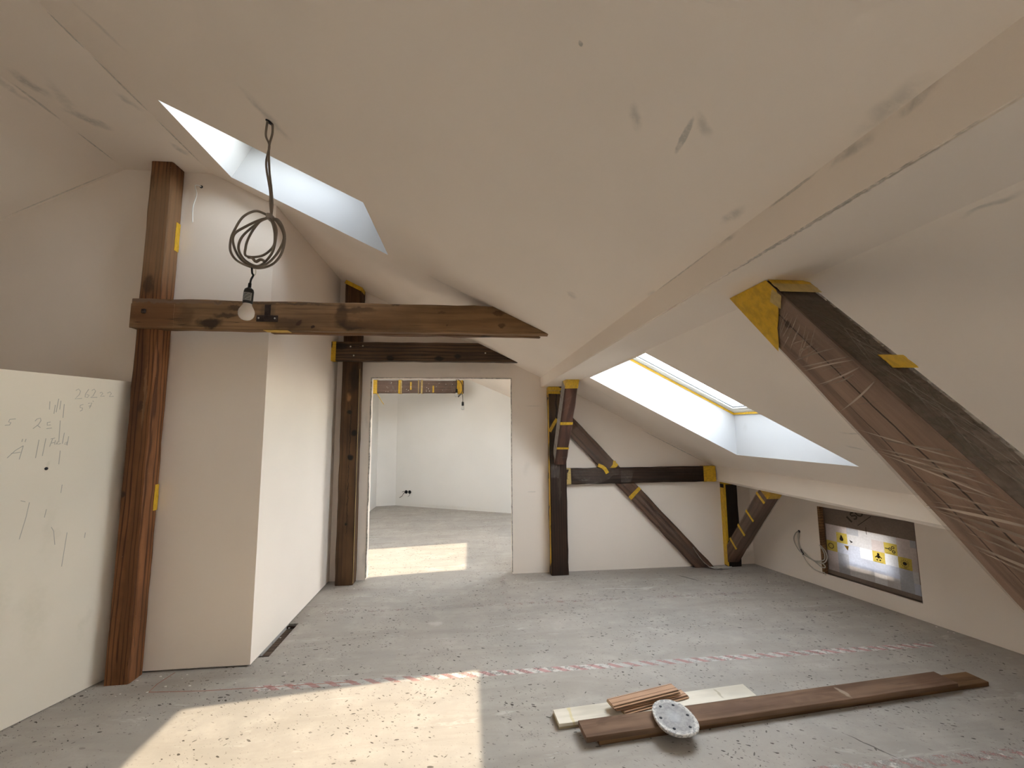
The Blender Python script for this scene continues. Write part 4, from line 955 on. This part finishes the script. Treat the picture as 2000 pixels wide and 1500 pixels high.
def drop_(bm):
    pts = [(.163+.017*cos(a), .483+.017*sin(a)) for a in [radians(x) for x in range(-220, 41, 20)]]
    poly2(bm, pts+[(.165, .522), (.161, .522)])
icon(drop_)
icon(lambda bm: disc2(bm, .063, .398, .026, 24, .020))
def child_(bm):
    poly2(bm, [(.447, .412), (.452, .416)]+[(.458+.010*cos(a), .424+.010*sin(a)) for a in [radians(x) for x in range(225, -46, -30)]]+[(.464, .416), (.469, .412), (.486, .394), (.480, .389), (.468, .400), (.466, .388), (.450, .388), (.448, .400), (.436, .389), (.430, .394)])
icon(child_)
for s in (-1, 1): icon(lambda bm: poly2(bm, [(.458+s*.003, .375), (.458+s*.012, .382), (.458+s*.020, .374), (.458+s*.011, .366)]))
for cx, cz, r in ((.552, .492, .013), (.573, .509, .012), (.577, .475, .013)): icon(lambda bm: disc2(bm, cx, cz, r, 16, r*.5))
icon(lambda bm: ribbon(bm, [(.515, IY, .492), (.540, IY, .492)], .008, (0, -1, 0)))
icon(lambda bm: disc2(bm, .648, .398, .014))
def rays_(bm):
    for k in range(14):
        a = 2*pi*k/14; ribbon(bm, [(.648+.022*cos(a), IY, .398+.022*sin(a)), (.648+.032*cos(a), IY, .398+.032*sin(a))], .003, (0, -1, 0))
    for (x0, x1, z) in ((.425, .490, .356), (.520, .585, .455), (.615, .680, .356), (.640, .660, .366)): ribbon(bm, [(x0, IY, z), (x1, IY, z)], .0025, (0, -1, 0))
bm = bmesh.new(); rays_(bm); link('printed_marks', bm, m_ink, wn, kind='stuff')
icon(lambda bm: poly2(bm, [(.231, .495), (.262, .478), (.243, .468)]))
bm = bmesh.new(); poly2(bm, [(.182, .432), (.222, .432), (.210, .388)]); link('printed_triangle', bm, m_orange, wn)
# big lettering, cut off by the head of the opening: I S O
def letter(bm, strokes, o, ang, s, wd):
    bm = bmesh.new()
    ca, sa = cos(ang), sin(ang)
    for st_ in strokes:
        pts = [(o[0]+s*(x*ca-y*sa), IY, o[1]+s*(x*sa+y*ca)) for x, y in st_]
        pts = [p for p in pts if p[2] < V1-.004]
        if len(pts) > 1: ribbon(bm, pts, wd, (0, -1, 0))
    link('printed_letter', bm, m_ink, wn)
A0 = radians(44)
letter(bm, [[(.15, 0), (.15, 1)]], (.262, .655), A0, .060, .017)
letter(bm, [[(.75, .85), (.5, 1), (.2, .85), (.2, .65), (.7, .40), (.72, .18), (.45, 0), (.12, .15)]], (.288, .680), A0, .062, .013)
letter(bm, [[(.5+.42*cos(a*pi/10), .5+.5*sin(a*pi/10)) for a in range(-14, 3)]], (.332, .715), A0, .062, .012)
icon(lambda bm: ribbon(bm, [(.315, IY, .640), (.430, IY, .745)], .006, (0, -1, 0)))
icon(lambda bm: ribbon(bm, [(.380, IY, .640), (.379, IY, .615), (.381, IY, .575)], .005, (0, -1, 0)))

# coil of cable beside the window
kc = empty('cable_coil', label='loose coil of thin pale cable hanging from the knee wall beside the window', cat='cable'); kc.matrix_world = Mk
m_cab2 = plain('pale_thin_cable', (.50, .45, .38), .5)
def kt(pts, r=.0050):
    bm = bmesh.new(); tube(bm, spline([(u, -.012-.006*(i % 3), v) for i, (u, v) in enumerate(pts)], 7), r, 6); link('cable_loop', bm, m_cab2, kc)
kt([(-.20, .482), (-.225, .46), (-.245, .40), (-.235, .33), (-.20, .29), (-.165, .27), (-.10, .24), (-.03, .225), (.04, .24), (.065, .29), (.06, .35), (.03, .39), (.005, .395)])
kt([(-.20, .482), (-.195, .44), (-.20, .36), (-.185, .28), (-.13, .20), (-.06, .155), (.0, .14), (.03, .145), (.05, .13)])
kt([(-.20, .482), (-.20, .40), (-.18, .32), (-.14, .27), (-.06, .23), (.0, .20), (.03, .19), (.045, .21), (.02, .235)])
kt([(-.20, .482), (-.205, .42), (-.19, .34), (-.17, .30), (-.10, .25), (-.04, .235), (.03, .26), (.05, .31), (.04, .36), (.01, .38)])
bm = bmesh.new(); tube(bm, spline([(-.175, -.03, .315), (-.165, -.03, .29), (-.15, -.03, .275), (-.16, -.03, .265)], 5), .005, 6); link('cable_knot', bm, m_iron, kc)
bm = bmesh.new(); lathe(bm, [(.001, 0), (.012, 0), (.012, .002), (.001, .002)], 12, axis=Matrix.Translation((-.20, -.001, .482)) @ Matrix.Rotation(pi/2, 4, 'X')); link('wall_hole', bm, m_seal, kc)

# ------------------------------------------------------------------ timber and plate on the floor
m_plank = wood('rough_brown_plank', (.10, .055, .034), (.245, .150, .096), seed=41, rough=.85, cracks=.5, ring_mix=.3, stain=.35, stain_col=(.09, .05, .032), spots=[((1.55, 0, 0), .02, .06, (.42, .34, .26), .7), ((.9, 0, 0), .7, .03, (.12, .07, .05), .4), ((2.2, 0, 0), .2, .1, (.11, .055, .03), .6)])
m_plank2 = wood('ochre_plank', (.085, .042, .018), (.215, .118, .055), seed=44, rough=.85, cracks=.4)
m_whitep = wood('white_primed_board', (.70, .63, .50), (.84, .77, .65), seed=47, ring_mix=.12, cracks=.10, rough=.6, spots=[((.085, 0, 0), .012, .12, (.66, .55, .22), .55), ((.97, 0, 0), .012, .05, (.35, .3, .2), .6)])
m_ply = wood('pale_ply_edge', (.30, .22, .12), (.52, .43, .27), seed=50, ring_mix=.2, cracks=.1)
def plank(name, mat, A, B, wd, z0, z1, label, seed, mid=False):
    A = Vector((*A, z0)); B = Vector((*B, z0)); L = (B-A).length
    o, M = timber(name, mat, A+Vector((0, 0, (z1-z0)/2)), B-A, (0, 0, 1), L, wd, z1-z0, label, 'plank', seg=.2, jit=.0008, c=.0018, seed=seed)
    return o
plank('plank', m_plank2, (.628, 2.219), (3.085, 2.424), .110, .001, .0235, 'ochre plank underneath the long brown plank, longer at its right end', 51)
plank('plank', m_plank, (.562, 2.215), (2.842, 2.399), .122, .0245, .050, 'long rough brown plank on top, with the oval plate lying on it', 52)
plank('plank', m_ply, (.452, 2.350), (1.62, 2.450), .112, .001, .0115, 'thin pale board under the white primed board', 53)
wp = plank('plank', m_whitep, (.455, 2.348), (1.621, 2.448), .112, .0125, .0300, 'white primed board lying flat behind the brown planks', 54)
m_lam = wood('beech_laminate', (.44, .245, .140), (.62, .385, .245), seed=60, ring_mix=.25, cracks=.05, rough=.4, freq=90)
m_lamline = plain('dark_strip_joint', (.10, .045, .022), .6); m_core = plain('fibre_core_edge', (.42, .29, .17), .8, bump=.3, bscale=200)
def offcut(x, y, z, ang, L, W, label):
    M = Matrix.Translation((x, y, z)) @ Matrix.Rotation(ang, 4, 'Z')
    root = empty('floorboard_offcut', mat=M, label=label, cat='floorboard')
    bm = bevel_box(0, L, -W/2, W/2, .0, .010, .001); link('core', bm, m_core, root)
    bm = bevel_box(.004, L-.004, -W/2+.004, W/2, .0102, .0142, .001); link('face', bm, m_lam, root)
    bm = bmesh.new(); box(bm, .004, L-.004, -.012, -.010, .01425, .0148); link('joint_line', bm, m_lamline, root); bm = bmesh.new(); box(bm, .004, L-.004, .0235, .0255, .01425, .0148); link('joint_line', bm, m_lamline, root)
    bm = bevel_box(.004, L-.002, -W/2-.007, -W/2, .003, .007, .0005); link('tongue', bm, m_lam, root)
    bm = bevel_box(.006, L-.006, -W/2+.0005, -W/2+.0035, .0103, .0128, .0003); link('groove_lip', bm, m_lamline, root)
offcut(.812, 2.344, .0305, radians(13.8), .425, .060, 'lowest beech floorboard offcut, nearest the brown plank')
offcut(.770, 2.356, .0455, radians(13.1), .424, .060, 'middle beech floorboard offcut of the small stack')
offcut(.752, 2.354, .0605, radians(13.0), .432, .066, 'topmost beech floorboard offcut with two dark joint lines')
# oval plate
def oval(t, s=1.0): return (.124*s*math.copysign(abs(cos(t))**.86, cos(t)), .104*s*math.copysign(abs(sin(t))**.9, sin(t))*(1+.09*cos(t)))
g = NG('worn_grey_plate')
n1 = g.noise(g.co, 38, 5, .7); rad = g.vmath('LENGTH', g.scale(g.co, (8.0, 9.6, 1)))
edge_ = g.ramp(rad, .72, .98)
c = g.mix(g.ramp(n1, .40, .62), (.36, .345, .33), (.26, .25, .245))
c = g.mix(g.math('MULTIPLY', edge_, g.ramp(g.noise(g.co, 70, 4, .7), .42, .55)), c, (.68, .65, .60))
c = g.mix(g.ramp(rad, .5, .1, 0, .5), c, (.46, .46, .48))
m_plate = g.done(g.principled(c, .6, g.bump(n1, .3, .003), 0, .4))
Mp = Matrix.Translation((1.043, 2.208, .0768)) @ Matrix.Rotation(radians(-88), 4, 'Z') @ Matrix.Rotation(radians(3), 4, 'Y')
pt = empty('sanding_plate', mat=Mp, label='worn grey oval plate with six holes resting on the brown plank', cat='plate')
bm = bmesh.new(); N_ = 48; rows = []
for s, z in ((.02, .0), (.5, .0008), (.86, .001), (.94, .0035), (.985, .003), (1.0, -.001), (.985, -.011), (.93, -.016), (.02, -.016)):
    rows.append([bm.verts.new((*oval(2*pi*k/N_, s), z)) for k in range(N_)])
for a, b in zip(rows, rows[1:]):
    for k in range(N_): bm.faces.new((a[k], a[(k+1) % N_], b[(k+1) % N_], b[k]))
bm.faces.new(rows[0]); bm.faces.new(rows[-1])
link('plate', bm, m_plate, pt, smooth=True)
for k in range(6):
    bm = bmesh.new(); x, y = oval(pi/6+k*pi/3, .70); lathe(bm, [(.0005, .0012), (.0075, .0012), (.0075, .0022), (.0005, .0022)], 12, (x, y, 0)); link('hole', bm, m_seal, pt)

bm = bmesh.new(); lathe(bm, [(.03, -.016), (.036, -.016), (.036, -.024), (.03, -.024)], 24); link('backing_boss', bm, m_blk, pt)

# ------------------------------------------------------------------ floor slot, joint tapes, chalk line
sb = empty('floor_batten', ((SLX0+SLX1)/2, SLY0, -.05), label='dark wooden batten lying in the slot beside the white wall block', cat='batten')
bm = bevel_box(-.036, .036, .01, .46, 0, .026, .002); link('batten', bm, m_old, sb)
for y in (.015, .47): bm = bevel_box(-.037, .037, y-.008, y+.012, .027, .046, .002); link('cross_piece', bm, m_rail, sb)
def stripe_mat(name, keep, seed):
    g = NG(name)
    sx = g.n('ShaderNodeSeparateXYZ'); g.set(sx.inputs[0], g.co)
    t = g.math('FRACT', g.math('MULTIPLY', g.math('ADD', sx.outputs[0], g.math('MULTIPLY', sx.outputs[1], 1.4)), 8.4))
    c = g.mix(g.math('LESS_THAN', t, .42), (.60, .57, .53), (.50, .30, .28))
    dust = g.ramp(g.noise(g.vmath('ADD', g.co, (seed, 0, 0)), 26, 5, .75), keep-.12, keep+.14)
    d2 = g.ramp(g.noise(g.vmath('ADD', g.co, (seed*2, 0, 0)), 1.1, 2), .35, .65, -.12, .35)
    f = g.math('MAXIMUM', dust, d2, clamp=True)
    tr = g.n('ShaderNodeBsdfTransparent').outputs[0]; pr = g.principled(c, .7, None, 0, .3)
    m = g.n('ShaderNodeMixShader'); g.set(m.inputs[0], f); g.set(m.inputs[1], pr); g.set(m.inputs[2], tr)
    return g.done(m.outputs[0])
def floor_tape(x0, x1, y, w, keep, seed, label, yaw=0.0):
    bm = bmesh.new(); n = 24
    rows = [[bm.verts.new((x0+(x1-x0)*i/n, y+yaw*(x0+(x1-x0)*i/n)+s*w/2, .0009)) for s in (-1, 1)] for i in range(n+1)]
    for a, b in zip(rows, rows[1:]): bm.faces.new((a[0], b[0], b[1], a[1]))
    link('barrier_tape', bm, stripe_mat('faded_barrier_stripes_%d' % seed, keep, seed), label=label, cat='tape')
floor_tape(-1.3, 3.3, 2.832, .056, .56, 1, 'red and white striped tape stuck across the floor behind the planks')
floor_tape(-1.25, 3.1, 3.868, .050, .40, 2, 'worn striped tape across the floor close to the doorway')
floor_tape(1.5, 3.9, 1.905, .060, .46, 3, 'worn striped tape on the floor in front of the planks')
bm = bmesh.new(); ribbon(bm, [(.33, 3.75, .0008), (.32, 4.9, .0008), (.31, 6.2, .0008)], .05, (0, 0, 1)); link('barrier_tape', bm, stripe_mat('faded_tape_lengthwise', .36, 9), label='ghost of striped tape running through the doorway', cat='tape')
bm = bmesh.new(); ribbon(bm, [(-1.90, 3.07, .001), (-1.925, 2.95, .001), (-1.915, 2.868, .001), (-1.6, 2.845, .001), (-.9, 2.84, .001), (-.7, 2.836, .001)], .006, (0, 0, 1))
link('floor_marking', bm, plain('faded_red_line', (.30, .12, .09), .9, var=.2), label='thin faded red outline drawn on the floor beside the left post', cat='marking')
# plaster crumbs swept to the edges
m_crumb = plain('plaster_crumbs', (.70, .67, .62), .9); rc = random.Random(9)
bm = bmesh.new()
for (cx, cy, sx, sy, n) in ((-1.25, 3.9, .12, .3, 14), (-1.9, 2.9, .3, .05, 10), (3.2, 4.1, .2, .2, 6), (.4, 4.4, .3, .1, 5), (-1.75, 3.02, .25, .03, 12), (3.6, 3.0, .15, .3, 8)):
    for k in range(n):
        s = rc.uniform(.002, .006); x = rc.gauss(cx, sx); y = rc.gauss(cy, sy)
        if x < -1.43 and y > 3.05: continue
        vv = box(bm, x-s, x+s, y-s*.7, y+s*.7, 0, s*.6)
        for v in vv: v.co += Vector((rc.uniform(-1, 1), rc.uniform(-1, 1), 0))*s*.3
link('plaster_crumbs', bm, m_crumb, label='scattered white plaster crumbs on the floor', cat='debris', kind='stuff')

# ------------------------------------------------------------------ far room
t3, Mt3 = timber('tie_beam', m_brace, (-1.90, 8.02, 2.365), (1, 0, 0), (0, 0, 1), 1.76, .10, .235,
                 'plastic-wrapped beam hanging in the far room behind the doorway', 'beam', seed=61)
r3 = random.Random(8)
wrap(t3, 'protective_film', m_film_thick, .10, .235, .10, 1.74, .007, 110, 8, 11.0,
     [(3, r3.uniform(.3, 1.6), r3.uniform(-.3, .3), .012, r3.uniform(.2, .7)) for k in range(24)])
for a, b, mt in ((.06, .145, m_tape), (.53, .57, m_tape), (.575, .60, m_tape_pale), (.90, .915, m_tape_pale), (.955, .985, m_tape_pale), (1.62, 1.745, m_tape)):
    sleeve(t3, 'masking_tape', mt, .10, .235, a, b, off=.012, seed=int(a*50), jit=.003 if a < 1.5 else .012, seg=6)
for a, z0, z1 in ((.75, -.06, .09), (1.17, -.11, .02)): tape_patch(t3, 'masking_tape', a, a+.03, -.064, z0, z1, seed=3)
bm = bmesh.new(); ribbon(bm, [(.14, -.065, -.12), (.20, -.08, -.22), (.255, -.07, -.31), (.275, -.06, -.335)], .012, (0, -1, 0)); link('tape_end', bm, m_tape, t3)
bm = bmesh.new(); r4 = random.Random(2)
for k in range(26):
    x = r4.uniform(.3, 1.6); z = r4.uniform(-.1, .11); s = r4.uniform(.004, .010)
    bm.faces.new([bm.verts.new((x+s*cos(t)*r4.uniform(.6, 1.2), -.066, z+s*sin(t))) for t in [2*pi*q/7 for q in range(7)]])
link('plaster_splash', bm, m_flake, t3, kind='stuff')
m_clear = plain('clear_bulb_glass', (.62, .62, .60), .1)
def small_bulb(pts, label):
    o = Vector(pts[-1]); root = empty('bulb_on_lead', tuple(o), label=label, cat='lamp')
    bm = bmesh.new(); tube(bm, spline([Vector(p)-o for p in pts], 6), .006, 6); link('lead', bm, m_blk, root)
    bm = bmesh.new(); lathe(bm, [(.008, .0), (.021, -.01), (.023, -.075), (.018, -.08)], 16); link('lamp_holder', bm, m_blk, root)
    bm = bmesh.new(); lathe(bm, [(.016, -.078), (.020, -.09), (.031, -.115), (.032, -.135), (.022, -.155), (.002, -.162)], 20); link('bulb', bm, m_clear, root)
small_bulb([(-.33, 7.86, 2.66), (-.33, 7.86, 2.56), (-.285, 7.86, 2.52), (-.27, 7.86, 2.42), (-.273, 7.86, 2.32)], 'small clear bulb hanging against the taped end of the far beam')
small_bulb([(-.23, 7.86, 2.61), (-.28, 7.86, 2.52), (-.21, 7.86, 2.47), (-.165, 7.86, 2.38), (-.17, 7.86, 2.26), (-.22, 7.86, 2.20), (-.24, 7.86, 2.16), (-.17, 7.86, 2.22), (-.155, 7.86, 2.12), (-.155, 7.86, 2.075)], 'lower clear bulb dangling from a looped lead in the far room')
Mso = frame((-1.28, 8.863, .285), D, (0, 0, 1))
sk = empty('socket_box', mat=Mso, label='double black flush socket box in the back wall of the far room', cat='socket')
for s in (-.042, .042):
    bm = bmesh.new(); lathe(bm, [(.001, 0), (.026, 0), (.034, .0), (.036, .004), (.032, .008), (.026, .002), (.001, .002)], 20, axis=Matrix.Translation((s, -.001, 0)) @ Matrix.Rotation(pi/2, 4, 'X')); link('box', bm, m_blk, sk)
bm = bmesh.new(); tube(bm, spline([(-.04, -.012, 0), (-.09, -.03, -.03), (-.12, -.03, -.08), (-.19, -.02, -.12)], 6), .005, 6)
link('wire', bm, m_iron, sk); bm = bmesh.new(); tube(bm, spline([(.04, -.012, 0), (.06, -.03, -.05), (.02, -.03, -.085)], 6), .004, 6); link('wire', bm, m_iron, sk); bm = bmesh.new(); tube(bm, spline([(-.04, -.012, 0), (-.10, -.03, .01), (-.13, -.02, -.01)], 6), .004, 6); link('wire', bm, m_iron, sk)
